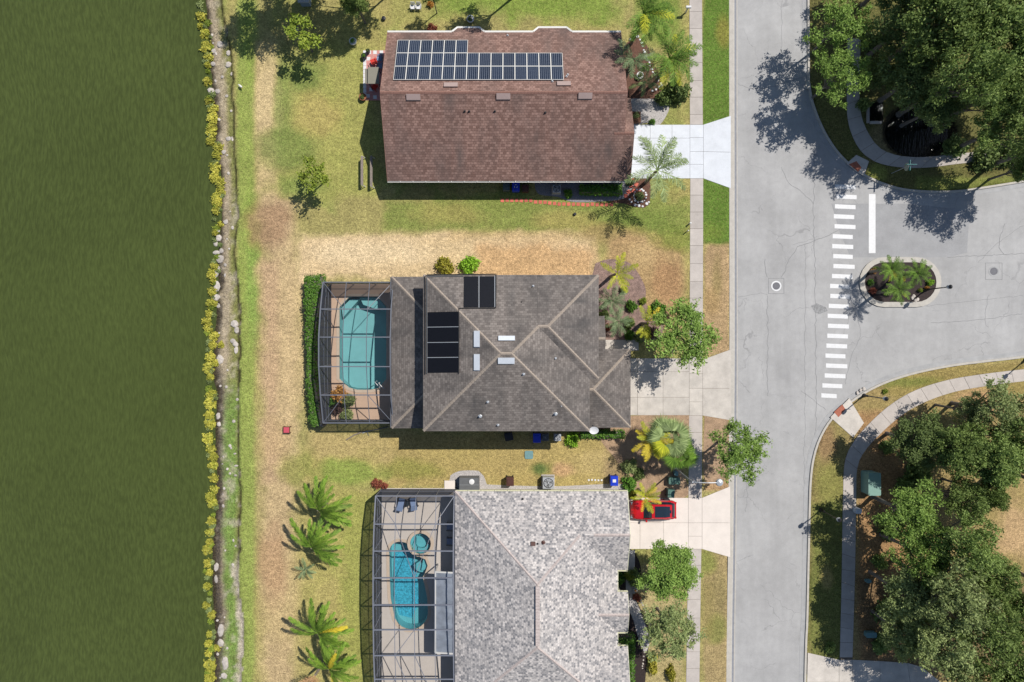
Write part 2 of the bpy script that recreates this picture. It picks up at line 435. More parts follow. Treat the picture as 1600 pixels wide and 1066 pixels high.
M('asphalt_patch', C(172, 172, 173), var=.10, scale=.7, fine=.08)
M('asphalt_hole', C(160, 160, 160), var=.3, scale=5, fine=.3, bump=.5)
M('iron', C(118, 118, 124), var=.15, scale=8, rough=.6, bump=.3)

# ---------------------------------------------------------------- roads and their outline
NE = [(1258, -700), (1262, 60), (1263, 130), (1272, 172), (1292, 216), (1318, 250), (1352, 276), (1400, 295), (1450, 301), (1500, 300), (1550, 293), (1600, 285), (1750, 262), (2500, 150)]
SE = [(2500, 425), (1750, 533), (1600, 556), (1540, 563), (1480, 571), (1420, 584), (1370, 602), (1330, 626), (1300, 652), (1281, 682), (1270, 715), (1265, 755), (1263, 820), (1260, 960), (1256, 1100), (1246, 1800)]
WE = [(1143, -700), (1144, 300), (1144, 600), (1142, 850), (1139, 1100), (1134, 1800)]
ne, se, we = (smooth_path(pxs(c), .6) for c in (NE, SE, WE))
road_poly = [Vector((p.x, p.y)) for p in ne+se+list(reversed(we))]
def inside_dist(X, Y, poly):
    """signed distance (positive inside) of many points to a polygon"""
    n = len(poly); ins = np.zeros(X.shape, bool); dm = np.full(X.shape, 1e9)
    for i in range(n):
        ax, ay = poly[i]; bx, by = poly[(i+1) % n]
        c = ((ay > Y) != (by > Y))
        with np.errstate(divide='ignore', invalid='ignore'):
            ins ^= c & (X < (bx-ax)*(Y-ay)/(by-ay+1e-12)+ax)
        L2 = (bx-ax)**2+(by-ay)**2+1e-12
        t = np.clip(((X-ax)*(bx-ax)+(Y-ay)*(by-ay))/L2, 0, 1)
        dm = np.minimum(dm, (X-ax-t*(bx-ax))**2+(Y-ay-t*(by-ay))**2)
    d = np.sqrt(dm); return np.where(ins, d, -d)

def vnoise(X, Y, cell, seed):
    r = np.random.default_rng(seed); g = r.random((257, 257)).astype(np.float32)
    u, v = X/cell+100, Y/cell+100
    i, j = np.floor(u).astype(int), np.floor(v).astype(int); fu, fv = u-i, v-j
    fu, fv = fu*fu*(3-2*fu), fv*fv*(3-2*fv); i, j, i1, j1 = i % 256, j % 256, (i+1) % 256, (j+1) % 256
    return (g[i, j]*(1-fu)+g[i1, j]*fu)*(1-fv)+(g[i, j1]*(1-fu)+g[i1, j1]*fu)*fv
def fbm(X, Y, cell, seed, o=4):
    s = np.zeros(X.shape); a = 1.; t = 0
    for k in range(o): s += a*vnoise(X, Y, cell/2**k, seed+k); t += a; a *= .55
    return s/t

# ---------------------------------------------------------------- ground: one sheet, lawn, bank and lake bed
SHORE = [(-900, 300), (-200, 308), (0, 316), (60, 322), (130, 326), (200, 332), (260, 338), (330, 340), (400, 336), (450, 334), (520, 326), (600, 328), (660, 329), (720, 331), (780, 332), (850, 326), (920, 324), (1000, 327), (1066, 327), (1300, 322), (2000, 318)]
ERO = [(-900, 360), (0, 345), (40, 352), (90, 361), (150, 364), (250, 367), (330, 371), (400, 365), (450, 371), (520, 375), (600, 373), (700, 373), (790, 375), (850, 374), (900, 371), (960, 376), (990, 379), (1040, 377), (1066, 376), (1300, 372), (2000, 370)]
def make_ground():
    fx = np.arange(-58, 58.01, .22); fy = np.arange(-40, 40.01, .22)
    ext = lambda a: np.concatenate([a[0]-np.array([600, 330, 180, 100, 55, 30, 14, 6, 2.]), a, a[-1]+np.array([2, 6, 14, 30, 55, 100, 180, 330, 600.])])
    xs, ys = ext(fx), ext(fy); X, Y = np.meshgrid(xs, ys, indexing='ij')
    px, py = X*F/H+800, 533-Y*F/H
    sy, sx = zip(*SHORE); shore = np.interp(py, sy, sx)+(fbm(X*0, Y, 1.6, 3, 3)-.5)*9
    ey, ex = zip(*ERO); ero = np.interp(py, ey, ex)+(fbm(X*0, Y, 1.1, 9, 3)-.5)*5
    t = (px-shore)/(ero-shore)                       # 0 at the water line, 1 at the eroded lip
    Z = np.where(px > ero, 0.0, -.30-.30*np.clip(1-t, 0, 3)**1.0)
    Z = np.where((px > ero) & (px < ero+5), -.03, Z)
    Z = np.maximum(Z, -2.0)
    d = inside_dist(X, Y, road_poly)
    Z = np.where(d > -.2, -.30, Z)
    pond = ((px-1437)/52)**2+((py-205)/40)**2
    Z = np.where(pond < 1.25, np.minimum(Z, -.9*np.clip((1.25-pond)/.6, 0, 1)), Z)
    for (poly) in POOLS:
        dd = inside_dist(X, Y, poly); Z = np.where(dd > -.35, -2.2, Z)
    # colour of the turf itself: green, straw, dry and bare patches
    n1, n2, n3 = fbm(X, Y, 6, 21), fbm(X, Y, 2.2, 41), fbm(X, Y, .8, 61, 3)
    S = lambda r, g, b: np.array(C(r, g, b))
    col = np.zeros(X.shape+(3,)); col[:] = S(168, 158, 94)
    def blend(a, c):
        nonlocal col
        col = col*(1-a[..., None])+S(*c)*a[..., None]
    sm = lambda v, lo, hi: np.clip((v-lo)/(hi-lo), 0, 1)
    GREEN, LIME, OLIVE, TAN, ORANGE, BROWN, DEEP = (116, 136, 62), (132, 152, 68), (156, 150, 88), (214, 188, 134), (202, 162, 104), (164, 132, 92), (84, 112, 56)
    def blot(cx, cy, rx, ry, c, s=1.0, soft=.5, rough=.8):
        q = np.sqrt(((px-cx)/rx)**2+((py-cy)/ry)**2)+(n2-.5)*rough+(n3-.5)*.35*rough
        blend(s*sm(1-q, -.02, soft), c)
    def band(x0, x1, y0, y1, c, s=1.0, soft=14, rough=22):
        e = np.minimum(np.minimum(px-x0, x1-px), np.minimum(py-y0, y1-py))+(n2-.5)*rough+(n3-.5)*rough*.4
        blend(s*sm(e, 0, soft), c)
    blend(sm(n1, .45, .62)*.7, (176, 164, 94)); blend(sm(n2, .52, .7)*.6, (136, 152, 68))
    # back lawn by the lake
    band(366, 402, -50, 1100, (148, 164, 74), .9, 8, 10)
    blot(395, 430, 14, 120, (136, 164, 70), .8); blot(392, 340, 16, 60, (140, 164, 66), .7); blot(392, 60, 16, 90, (140, 160, 66), .7)
    band(398, 475, 290, 1100, (204, 174, 122), .85, 22, 30); band(404, 440, 400, 760, (198, 160, 114), .6, 14, 20); band(440, 480, 420, 680, (214, 184, 128), .6, 10, 24)
    band(396, 436, 60, 300, (206, 180, 122), .85, 8, 18); blot(420, 160, 26, 120, (216, 190, 134), .7)
    blot(415, 345, 45, 45, (170, 132, 92), .75); blot(440, 60, 60, 60, OLIVE, .5)
    band(436, 600, 60, 320, (164, 164, 84), .8, 20, 40)
    blot(475, 115, 45, 30, GREEN, .8); blot(450, 235, 60, 40, GREEN, .75); blot(440, 160, 18, 90, (128, 146, 68), .7); blot(500, 180, 45, 40, (196, 170, 98), .5); blot(470, 290, 60, 24, (120, 142, 62), .7)
    band(440, 600, 0, 70, (162, 154, 86), .7, 20, 40)
    # lawns round the first house
    band(660, 985, -60, 48, (126, 150, 56), .9, 30, 50); band(985, 1078, -60, 80, (118, 142, 52), .8, 20, 30); band(600, 680, -20, 45, (158, 156, 84), .7)
    band(590, 1078, 300, 372, (128, 142, 64), .85, 14, 30); blot(700, 335, 60, 24, (172, 160, 88), .6); blot(880, 345, 60, 22, (188, 166, 96), .5); blot(1000, 345, 60, 24, (118, 140, 56), .6)
    band(462, 940, 358, 446, (222, 192, 138), .95, 14, 24); band(735, 940, 372, 446, (206, 164, 104), .85, 18, 24); blot(590, 395, 130, 26, (236, 210, 160), .7); band(700, 930, 358, 378, (196, 166, 108), .6, 8, 14)
    blot(960, 365, 60, 20, (168, 142, 84), .7)
    band(940, 1078, 360, 530, (186, 150, 96), .9, 16, 26); blot(1055, 372, 44, 26, (124, 142, 56), .8); blot(1040, 440, 34, 44, (178, 134, 86), .7); blot(1000, 400, 30, 30, (206, 174, 112), .6)
    # verge along the kerb
    band(1096, 1146, -60, 385, (98, 128, 44), 1.0, 4, 6); blot(1130, 50, 16, 34, (150, 140, 60), .7); blot(1110, 360, 30, 18, (120, 140, 52), .8)
    band(1096, 1146, 376, 560, (186, 154, 104), .95, 8, 12); blot(1120, 440, 12, 40, (150, 132, 78), .7); blot(1112, 470, 18, 30, (172, 140, 82), .6)
    band(1096, 1146, 640, 770, (186, 146, 98), .9, 6, 12); band(1096, 1146, 858, 1110, (176, 152, 100), .9, 6, 12); blot(1125, 920, 14, 40, (150, 136, 84), .7); blot(1105, 880, 22, 24, (128, 138, 62), .8); blot(1118, 985, 22, 26, (126, 136, 64), .7); blot(1105, 950, 14, 60, (150, 138, 78), .6)
    # between the second and third house, back corner
    band(466, 640, 660, 760, (192, 166, 102), .7, 20, 40); blot(545, 738, 70, 28, (138, 160, 66), .85); band(600, 1000, 672, 768, (184, 160, 92), .85, 14, 40)
    blot(845, 733, 24, 14, DEEP, .9); blot(650, 735, 60, 20, (138, 142, 64), .7); blot(880, 735, 24, 14, (214, 166, 112), .7); blot(930, 725, 44, 26, (202, 178, 112), .6)
    band(940, 1078, 650, 770, (166, 140, 96), .8, 14, 30); band(960, 1078, 880, 1100, (182, 164, 112), .8, 10, 30)
    band(450, 590, 760, 1110, (184, 170, 98), .7, 24, 50); band(520, 590, 770, 1110, (160, 164, 80), .85, 20, 30); blot(440, 930, 40, 90, (204, 178, 116), .6); blot(425, 880, 26, 70, (186, 142, 96), .6); blot(470, 730, 40, 30, (146, 150, 72), .7); blot(430, 690, 30, 40, (206, 172, 112), .5)
    # beyond the road
    band(1262, 1700, 560, 1200, (168, 142, 86), .8, 8, 20); band(1262, 1330, 640, 790, (148, 134, 78), .9, 8, 20); blot(1300, 760, 30, 50, (138, 140, 68), .7); blot(1290, 690, 20, 40, (160, 124, 80), .7)
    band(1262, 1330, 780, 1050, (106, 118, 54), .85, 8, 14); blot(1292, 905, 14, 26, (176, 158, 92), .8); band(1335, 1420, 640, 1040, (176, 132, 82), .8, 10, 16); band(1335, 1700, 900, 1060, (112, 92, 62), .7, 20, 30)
    band(1380, 1700, 566, 620, (158, 140, 76), .9, 5, 10); blot(1420, 598, 60, 14, (118, 132, 58), .7); blot(1540, 625, 60, 22, (196, 154, 100), .8); blot(1585, 830, 40, 60, (204, 168, 112), .9)
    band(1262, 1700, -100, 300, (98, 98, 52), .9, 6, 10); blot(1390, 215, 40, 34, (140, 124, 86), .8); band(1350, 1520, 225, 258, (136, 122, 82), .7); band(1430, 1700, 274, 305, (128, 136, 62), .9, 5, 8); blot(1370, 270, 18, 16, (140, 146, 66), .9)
    lum = col@np.array([.3, .6, .1]); col = (col*.94+lum[..., None]*.06)*np.array([1.07, 1.07, 1.08])
    warm = np.clip((col[..., 0]/col[..., 1]-1.12)/.35, 0, 1); col[..., 2] *= 1+.17*warm; col[..., 0] *= 1-.02*warm
    fine = (.86+.28*n3)[..., None]; col = col*fine
    # bank: mud, sand, algae and bleached grass between the water line and the lip
    bank = px < ero+1
    mud = sm(t, -.3, .05); bc = np.zeros_like(col); bc[:] = S(70, 72, 46)
    for lo, hi, c, amt in ((-.2, .1, (62, 56, 44), 1), (.14, .34, (92, 84, 76), .9), (.3, .5, (158, 144, 122), .8), (.5, .66, (150, 146, 92), .85), (.66, .86, (138, 142, 80), .8), (.90, .98, (58, 50, 34), .85)):
        w = sm(t, lo, (lo+hi)/2)*amt; bc = bc*(1-w[..., None])+S(*c)*w[..., None]
    low = sm(py+(n1-.5)*120, 560, 640)*sm(t+(n2-.5)*.4, .3, .5)*sm(1.06-t+(n2-.5)*.3, .1, .3); bc = bc*(1-.85*low[..., None])+S(124, 156, 74)*.85*low[..., None]
    wh = sm(t+(n3-.5)*.5, .72, .9)*sm(py, 860, 900)*.9; bc = bc*(1-wh[..., None])+S(208, 196, 178)*wh[..., None]
    ww = sm(n3, .55, .75)*sm(t, .1, .3)*.6; bc = bc*(1-ww[..., None])+S(205, 192, 172)*ww[..., None]
    pale = sm(1-np.abs(t-.45+(n2-.5)*.5)*4, 0, .6)*sm(620-py, 0, 60)*.7; bc = bc*(1-pale[..., None])+S(196, 180, 152)*pale[..., None]
    col = np.where(bank[..., None], bc, col)
    col = np.where((pond < 1.3)[..., None], S(60, 54, 42), col)
    nx, ny = X.shape; idx = np.arange(nx*ny).reshape(nx, ny)
    q = np.stack([idx[:-1, :-1], idx[1:, :-1], idx[1:, 1:], idx[:-1, 1:]], -1).reshape(-1, 4)
    me = fast_mesh('ground', np.stack([X, Y, Z], -1).reshape(-1, 3), q)
    at = me.color_attributes.new('Col', 'FLOAT_COLOR', 'POINT')
    at.data.foreach_set('color', np.concatenate([col.reshape(-1, 3), np.ones((nx*ny, 1))], 1).astype(np.float32).ravel())
    tag(obj('ground', me, MATS['lawn']), kind='structure')
def fast_mesh(name, verts, quads):
    me = bpy.data.meshes.new(name); verts = np.asarray(verts, np.float32); quads = np.asarray(quads, np.int32); k = quads.shape[1]
    me.vertices.add(len(verts)); me.vertices.foreach_set('co', verts.ravel())
    me.loops.add(quads.size); me.loops.foreach_set('vertex_index', quads.ravel())
    me.polygons.add(len(quads)); me.polygons.foreach_set('loop_start', np.arange(0, quads.size, k, dtype=np.int32))
    me.update(calc_edges=True); me.validate(); return me
def arc(cx, cy, r, a0, a1, n=10): return [(cx+r*math.cos(math.radians(a0+(a1-a0)*i/n)), cy+r*math.sin(math.radians(a0+(a1-a0)*i/n))) for i in range(n+1)]
POOL2 = [(530, 480), (546, 463.5), (590, 463.5), (604, 479), (604, 592), (592, 607), (578, 609.5), (558, 609.5), (545, 606), (530, 592)]
POOL3 = arc(624, 862, 16, 180, 280, 6)+[(634, 847.5), (641, 856), (648, 867), (656, 870), (665, 874), (668.5, 884), (665, 894), (661, 902), (664, 915), (668, 935), (669, 955)]+arc(642, 957, 27, 5, 175, 10)+[(610, 935), (608.5, 900)]
SPA = arc(657.5, 848.5, 16.5, 0, 345, 23)
POOLS = [[(p.x, p.y) for p in pxs(q)] for q in (POOL2, POOL3, SPA)]
make_ground()
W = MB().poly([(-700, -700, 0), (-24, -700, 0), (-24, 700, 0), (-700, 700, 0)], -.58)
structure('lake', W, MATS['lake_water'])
W = MB().poly([tuple(P(1437+56*math.cos(a), 205+43*math.sin(a))) for a in np.linspace(0, 2*math.pi, 28, endpoint=False)], -.5)
structure('pond', W, MATS['pond_water'])

# ---------------------------------------------------------------- road, kerbs, markings
RZ = -.10
road = structure('road', MB().poly([(p.x, p.y, 0) for p in road_poly], RZ), MATS['asphalt'])
flatk = lambda side: [(-.27*side, -.10), (-.27*side, .012), (.16*side, .012), (.30*side, -.07), (.42*side, -.088), (.56*side, -.080), (.57*side, RZ-.02)]
MB().loft(we, [(o, z) for o, z in flatk(-1)]).build('kerb', MATS['kerb'], road)
def kerb(path, side):
    MB().loft(path, [(-.20*side, -.15), (-.20*side, .03), (-.03*side, .035), (0, .02), (.02*side, -.084), (.02*side, RZ-.05)]).build('kerb', MATS['kerb'], road)
    MB().loft(path, [(.02*side, RZ+.014), (.20*side, RZ+.006), (.46*side, RZ+.012), (.46*side, RZ-.03)]).build('gutter', MATS['gutter'], road)
kerb(ne, 1); kerb(se, 1)
MB().loft(we, [(-.46, -.0815), (-.40, -.0825), (-.30, -.066), (-.25, -.040)]).build('gutter_stain', MATS['gutter_stain'], road)
def sheet(pts, name, mat, z): return MB().poly(pxs(pts), z).build(name, MATS[mat], road)
for i in range(22):                                   # zebra stripes
    y = 292+i*(619-292)/21.0; x0 = 1306-21*(i/21.0)**1.5+R.uniform(-2, 2); w = 32+R.uniform(-1.5, 1.5)
    if i == 21: w = 24
    sheet([(x0, y-4.3), (x0+w, y-2.8), (x0+w, y+3.6), (x0, y+2.4)], 'crosswalk_stripe', 'paint_white', RZ+.009)
sheet([(1358.5, 303), (1369, 303), (1369, 395.5), (1358.5, 395.5)], 'stop_line', 'paint_white', RZ+.009)
sheet([(1300, 318), (1420, 318), (1530, 330), (1515, 350), (1512, 395), (1480, 402), (1330, 402), (1312, 360)], 'asphalt_patch', 'asphalt_patch', RZ+.004)
sheet([(1268, 478), (1277, 474), (1291, 480), (1294, 486), (1281, 491), (1274, 488)], 'pothole_patch', 'asphalt_hole', RZ+.005)
CR = [[(1273, 236), (1273, 300), (1272, 340), (1274, 400), (1275, 480), (1276, 600), (1275, 690)], [(1259, 380), (1259, 520), (1258, 660), (1256, 900), (1254, 1066)], [(1222, 433), (1230, 416), (1234, 405), (1243, 392), (1246, 386), (1273, 376), (1300, 366), (1312, 358)],
      [(1222, 0), (1222, 120)], [(1196, 405), (1199, 432)], [(1200, 462), (1200, 620)], [(1240, 382), (1270, 374)], [(1150, 465), (1190, 458), (1199, 460)], [(1480, 402), (1560, 398), (1600, 396)], [(1530, 600-190), (1560, 380), (1600, 352)], [(1455, 505), (1530, 500), (1600, 490)],
      [(1546, 460), (1540, 500), (1545, 512)], [(1570, 398), (1562, 380), (1572, 350)], [(1252, 610), (1290, 640)], [(1221, 260), (1232, 285), (1252, 298), (1273, 318)], [(1152, 130), (1190, 138), (1262, 118)], [(1450, 478), (1600, 462)], [(1160, 700), (1168, 760), (1166, 800)], [(1330, 470), (1345, 520), (1330, 560), (1322, 600)]]
cb = MB()
for c in CR:
    p = smooth_path(pxs(c), .35); p = [Vector((q.x+R.uniform(-.09, .09), q.y+R.uniform(-.06, .06))) for q in p]
    w = R.uniform(.012, .026); cb.loft(p, [(-w, RZ+.006), (w, RZ+.006)])
cb.build('cracks', MATS['crack'], road, kind='stuff')
def manhole(px, py, half, ring):
    c = P(px, py, RZ)
    a = MB(); s = half*H/F
    a.loft([(c.x-s, c.y-s), (c.x+s, c.y-s), (c.x+s, c.y+s), (c.x-s, c.y+s)], [(-.03, RZ+.007), (.03, RZ+.007)], True)
    a.build('saw_cut', MATS['crack'], road)
    o = MB().lathe((c.x, c.y, RZ), [(.50, 0), (.50, .012), (.40, .016), (.40, .010), (.385, .006)], 24).build('manhole_ring', MATS[ring], road)
    MB().lathe((c.x, c.y, RZ), [(.36, 0), (.36, .018), (.30, .020), (.29, .012), (.20, .012), (.19, .02), (.05, .02)], 24).build('manhole_cover', MATS['iron'], road)
manhole(1213, 447, 12, 'paint_white'); manhole(1553, 424, 13, 'gutter')

# planted island in the side street
cap = lambda L, W: [(1407+s*(L-W)+W*math.cos(math.radians(a)), 441+W*math.sin(math.radians(a))) for s, r in ((1, range(-90, 91, 15)), (-1, range(90, 271, 15))) for a in r]
isl = thing('traffic_island', 'oval planted traffic island with pale kerb and dark mulch in the side street', 'traffic island', P(1407, 441, RZ))
ko, ki = pxs(cap(64, 39)), pxs(cap(56, 31))
kb = MB(); n = len(ko)
kb.add([(p.x, p.y, z) for pl, z in ((ko, RZ), (ko, .03), (ki, .05), (ki, -.05)) for p in pl], [(k*n+i, k*n+(i+1) % n, (k+1)*n+(i+1) % n, (k+1)*n+i) for k in range(3) for i in range(n)])
kb.build('kerb', MATS['kerb'], isl)
MB().prism([(p.x, p.y) for p in ki], RZ, .015).build('mulch', MATS['mulch_dark'], isl)
# ---------------------------------------------------------------- sidewalks and driveways (slabs are pieces)
def inset(q, g):
    c = sum((Vector((p[0], p[1])) for p in q), Vector((0, 0)))/len(q); out = []
    n = len(q)
    for i in range(n):
        a, b, d = (Vector(q[k % n][:2]) for k in (i-1, i, i+1))
        e1, e2 = (b-a).normalized(), (d-b).normalized()
        n1, n2 = Vector((-e1.y, e1.x)), Vector((-e2.y, e2.x))
        if n1.dot(c-b) < 0: n1, n2 = -n1, -n2
        m = (n1+n2); m = m/max(.35, (1+n1.dot(n2)))
        out.append(b+m*g)
    return out
def slab(q, parent, mat, z1=.03, g=.014):
    q = inset(q, g); z = z1+R.uniform(-.004, .004)
    return MB().prism([(p.x, p.y) for p in q], -.02, z).build('slab', MATS[mat], parent)
def walk(name, left, right, lens, mat):
    """sidewalk between two edge paths (px); slabs of about lens metres"""
    L, Rr = smooth_path(pxs(left), .2), smooth_path(pxs(right), .2)
    m = 400
    rs = lambda p: [p[min(len(p)-1, int(round(i*(len(p)-1)/m)))] for i in range(m+1)]
    L, Rr = rs(L), rs(Rr)
    base = MB(); vs = [(p.x, p.y, .008) for p in L]+[(p.x, p.y, .008) for p in Rr]
    base.add(vs, [(i, i+1, m+1+i+1, m+1+i) for i in range(0, m)])
    s = structure(name, base, MATS['joint'])
    acc = 0; last = 0
    for i in range(1, m+1):
        acc += ((L[i]-L[i-1]).length+(Rr[i]-Rr[i-1]).length)/2
        if acc >= lens or i == m:
            mid = (last+i)//2
            q = [L[last], L[mid], L[i], Rr[i], Rr[mid], Rr[last]] if i-last > 3 else [L[last], L[i], Rr[i], Rr[last]]
            if acc > .25: slab(q, s, mat)
            acc = 0; last = i
    return s
def seg_walk(y0, y1, xs, mat='concrete'):
    return walk('sidewalk', [(xs(y0)[0], y0), (xs((y0+y1)/2)[0], (y0+y1)/2), (xs(y1)[0], y1)], [(xs(y0)[1], y0), (xs((y0+y1)/2)[1], (y0+y1)/2), (xs(y1)[1], y1)], 1.57, mat)
wx = lambda y: (np.interp(y, [-700, 0, 300, 600, 860, 1066, 1800], [1077, 1077, 1078.5, 1077, 1075, 1072, 1064]), np.interp(y, [-700, 0, 300, 600, 860, 1066, 1800], [1097, 1097, 1099, 1098, 1096, 1093, 1085]))
for a, b in ((-250, 195), (279, 552), (649.5, 778), (858, 1300)): seg_walk(a, b, wx)
walk('sidewalk', [(1700, 567), (1600, 577), (1540, 584), (1480, 594), (1430, 610), (1392, 632), (1360, 660), (1334, 690), (1320, 722), (1317, 780), (1315, 900), (1312, 1031)], [(1700, 586), (1600, 596), (1545, 603), (1490, 613), (1442, 630), (1408, 650), (1378, 676), (1353, 703), (1340, 730), (1338, 780), (1336, 900), (1332, 1031)], 1.35, 'concrete')
walk('sidewalk', [(1324, 60), (1323, 150), (1325, 190), (1336, 222), (1352, 243), (1376, 256), (1410, 262), (1450, 262), (1500, 256), (1560, 250), (1700, 232)], [(1344, 60), (1342, 150), (1346, 186), (1356, 212), (1370, 232), (1392, 244), (1420, 248), (1450, 248), (1500, 243), (1560, 236), (1700, 216)][:0] or [(1345, 60), (1343, 150), (1347, 184), (1357, 208), (1371, 228), (1392, 240), (1420, 245), (1450, 245), (1500, 240), (1560, 233), (1700, 215)], 1.5, 'concrete')
def ramp_pad(q, pad, mat='concrete_stain'):
    s = structure('kerb_ramp', MB().poly(pxs(q), .010), MATS['joint'])
    slab(pxs(q), s, mat, .036)
    MB().prism([(p.x, p.y) for p in pxs(pad)], .0, .046).build('tactile_pad', MATS['red_pad'], s)
ramp_pad([(1297, 652), (1327, 622), (1350, 661), (1333, 684)], [(1303, 644), (1316, 632), (1321, 640), (1310, 652)])
ramp_pad([(1322, 256), (1338, 242), (1358, 252), (1350, 276), (1338, 268)], [(1326, 257), (1338, 252), (1346, 262), (1341, 269)])

def drive(name, quads, mat):
    xs = [c for q in quads for c in q]
    b = MB()
    for q in quads: b.poly(pxs(q), .008)
    s = structure(name, b, MATS['joint'])
    for q in quads: slab(pxs(q), s, mat, .03, .012)
    return s
def grid(xs, ys): return [[(xs[i], ys[j]), (xs[i+1], ys[j]), (xs[i+1], ys[j+1]), (xs[i], ys[j+1])] for i in range(len(xs)-1) for j in range(len(ys)-1)]
drive('driveway', grid([972, 1016, 1050, 1078], [195, 216, 257, 279])+grid([1078, 1099], [195, 215, 237, 257, 279])+[[(1099, 195), (1142, 181), (1142, 238), (1099, 237)], [(1099, 237), (1142, 238), (1142, 294.5), (1099, 279)]], 'concrete_white')
drive('driveway', grid([972, 996, 1036, 1077], [560, 581, 621, 649])+grid([1077, 1098], [552, 584, 607, 628, 649.5])+[[(1098, 562), (1142, 546), (1142, 607), (1098, 607)], [(1098, 607), (1142, 607), (1142, 657), (1098, 649.5)]], 'concrete_stain')
drive('driveway', grid([965, 1000, 1037, 1075.5], [778, 817, 858])+grid([1075.5, 1097], [778, 817, 838, 858])+[[(1097, 778), (1141, 760), (1141, 817), (1097, 817)], [(1097, 817), (1141, 817), (1141, 871), (1097, 858)]], 'concrete_cream')
drive('driveway', [[(1262, 1020), (1311, 1031), (1311, 1066), (1261, 1066)], [(1311, 1031), (1332, 1031), (1332, 1066), (1311, 1066)], [(1332, 1031), (1375, 1033), (1375, 1066), (1332, 1066)], [(1375, 1033), (1418, 1036), (1422, 1066), (1375, 1066)], [(1418, 1036), (1440, 1042), (1470, 1066), (1422, 1066)],
                   [(1261, 1066), (1311, 1066), (1310, 1130), (1260, 1130)], [(1311, 1066), (1470, 1066), (1480, 1130), (1310, 1130)]], 'concrete_stain')
drive('entry_path', grid([938, 958, 980, 998], [531, 548]), 'concrete_stain')

# planting beds, gravel
def bed(name, pts, mat, z=.012, label=None):
    return structure(name, MB().poly([(p.x, p.y, 0) for p in smooth_path(pxs(pts+[pts[0]]), .4)[:-1]], z), MATS[mat])
bed('planting_bed', [(975, 72), (992, 58), (1010, 70), (1020, 96), (1034, 130), (1028, 152), (1005, 160), (982, 172), (974, 140)], 'mulch_brown')
bed('planting_bed', [(930, 412), (952, 405), (985, 412), (1008, 448), (1010, 476), (1036, 500), (1030, 530), (1000, 534), (940, 530), (920, 470)], 'mulch_pink')
bed('planting_bed', [(930, 655), (985, 650), (1078, 650), (1076, 690), (1060, 720), (1074, 775), (990, 778), (975, 740), (960, 715), (940, 690)], 'mulch_tan', .010)
bed('planting_bed', [(1101, 650), (1118, 654), (1140, 662), (1140, 740), (1102, 750)], 'mulch_tan', .011)
bed('planting_bed', [(950, 268), (986, 276), (1014, 280), (1014, 320), (996, 324), (975, 318), (950, 312)], 'mulch_brown')
bed('gravel_bed', [(835, 276), (980, 276), (984, 300), (968, 312), (900, 316), (872, 308), (840, 302)], 'gravel_grey', .016)
bed('gravel_bed', [(990, 154), (1030, 156), (1046, 168), (1030, 196), (1012, 192), (972, 196), (972, 160)], 'gravel_pale', .016)
bed('gravel_bed', [(755, 757), (860, 760), (975, 757), (975, 776), (755, 776)], 'gravel_pale', .012)
bed('gravel_bed', [(704, 743), (718, 736), (748, 736), (756, 744), (758, 770), (704, 772)], 'gravel_pale', .014)
bed('planting_bed', [(962, 860), (985, 858), (1000, 880), (1000, 905), (988, 925), (1000, 950), (1014, 985), (1010, 1040), (1000, 1100), (955, 1100), (955, 900)], 'mulch_dark', .010)
bed('gravel_bed', [(984, 925), (990, 930), (1012, 985), (1016, 1000), (1008, 1020), (998, 1000), (990, 970), (982, 950)], 'gravel_pale', .018)
structure('mow_strip', MB().poly(pxs([(978, 860), (992, 860), (992, 928), (978, 928)]), .02), MATS['gutter'])

# ---------------------------------------------------------------- houses
def face(mb, pts, eave_a, eave_b):
    """roof face with UV in metres: u along the eave, v up the slope"""
    a, b = Vector(eave_a), Vector(eave_b); u = (b-a).normalized()
    nrm = (Vector(pts[1])-Vector(pts[0])).cross(Vector(pts[2])-Vector(pts[0])).normalized()
    if nrm.z < 0: pts = pts[::-1]; nrm = -nrm
    v = nrm.cross(u)
    if v.z < 0: v = -v
    mb.add(pts, [tuple(range(len(pts)))], [[((Vector(p)-a).dot(u)+50, (Vector(p)-a).dot(v)+50) for p in pts]])
def hip_roof(x0, x1, y0, y1, ze, k, w='hip', e='hip', axis='x'):
    """faces + ridge/hip lines of a rectangular roof; ends w/e: hip or gable"""
    T = (lambda p: p) if axis == 'x' else (lambda p: (p[1], p[0], p[2]))
    if axis == 'y': x0, x1, y0, y1 = y0, y1, x0, x1
    h = (y1-y0)/2; ym = (y0+y1)/2; zr = ze+k*h
    xa = x0+h if w == 'hip' else x0; xb = x1-h if e == 'hip' else x1
    A, B, Cc, D = (x0, y0, ze), (x1, y0, ze), (x1, y1, ze), (x0, y1, ze); r0, r1 = (xa, ym, zr), (xb, ym, zr)
    fs = [([A, B, r1, r0], A, B), ([Cc, D, r0, r1], Cc, D)]; caps = [(r0, r1)]
    if w == 'hip': fs.append(([D, A, r0], D, A)); caps += [(A, r0), (D, r0)]
    if e == 'hip': fs.append(([B, Cc, r1], B, Cc)); caps += [(B, r1), (Cc, r1)]
    gab = []
    if w != 'hip': gab.append((A, D, r0))
    if e != 'hip': gab.append((B, Cc, r1))
    return ([([T(p) for p in f], T(a), T(b)) for f, a, b in fs], [(T(a), T(b)) for a, b in caps], [tuple(T(p) for p in g) for g in gab], (x0, x1, y0, y1, ze) if axis == 'x' else (y0, y1, x0, x1, ze))
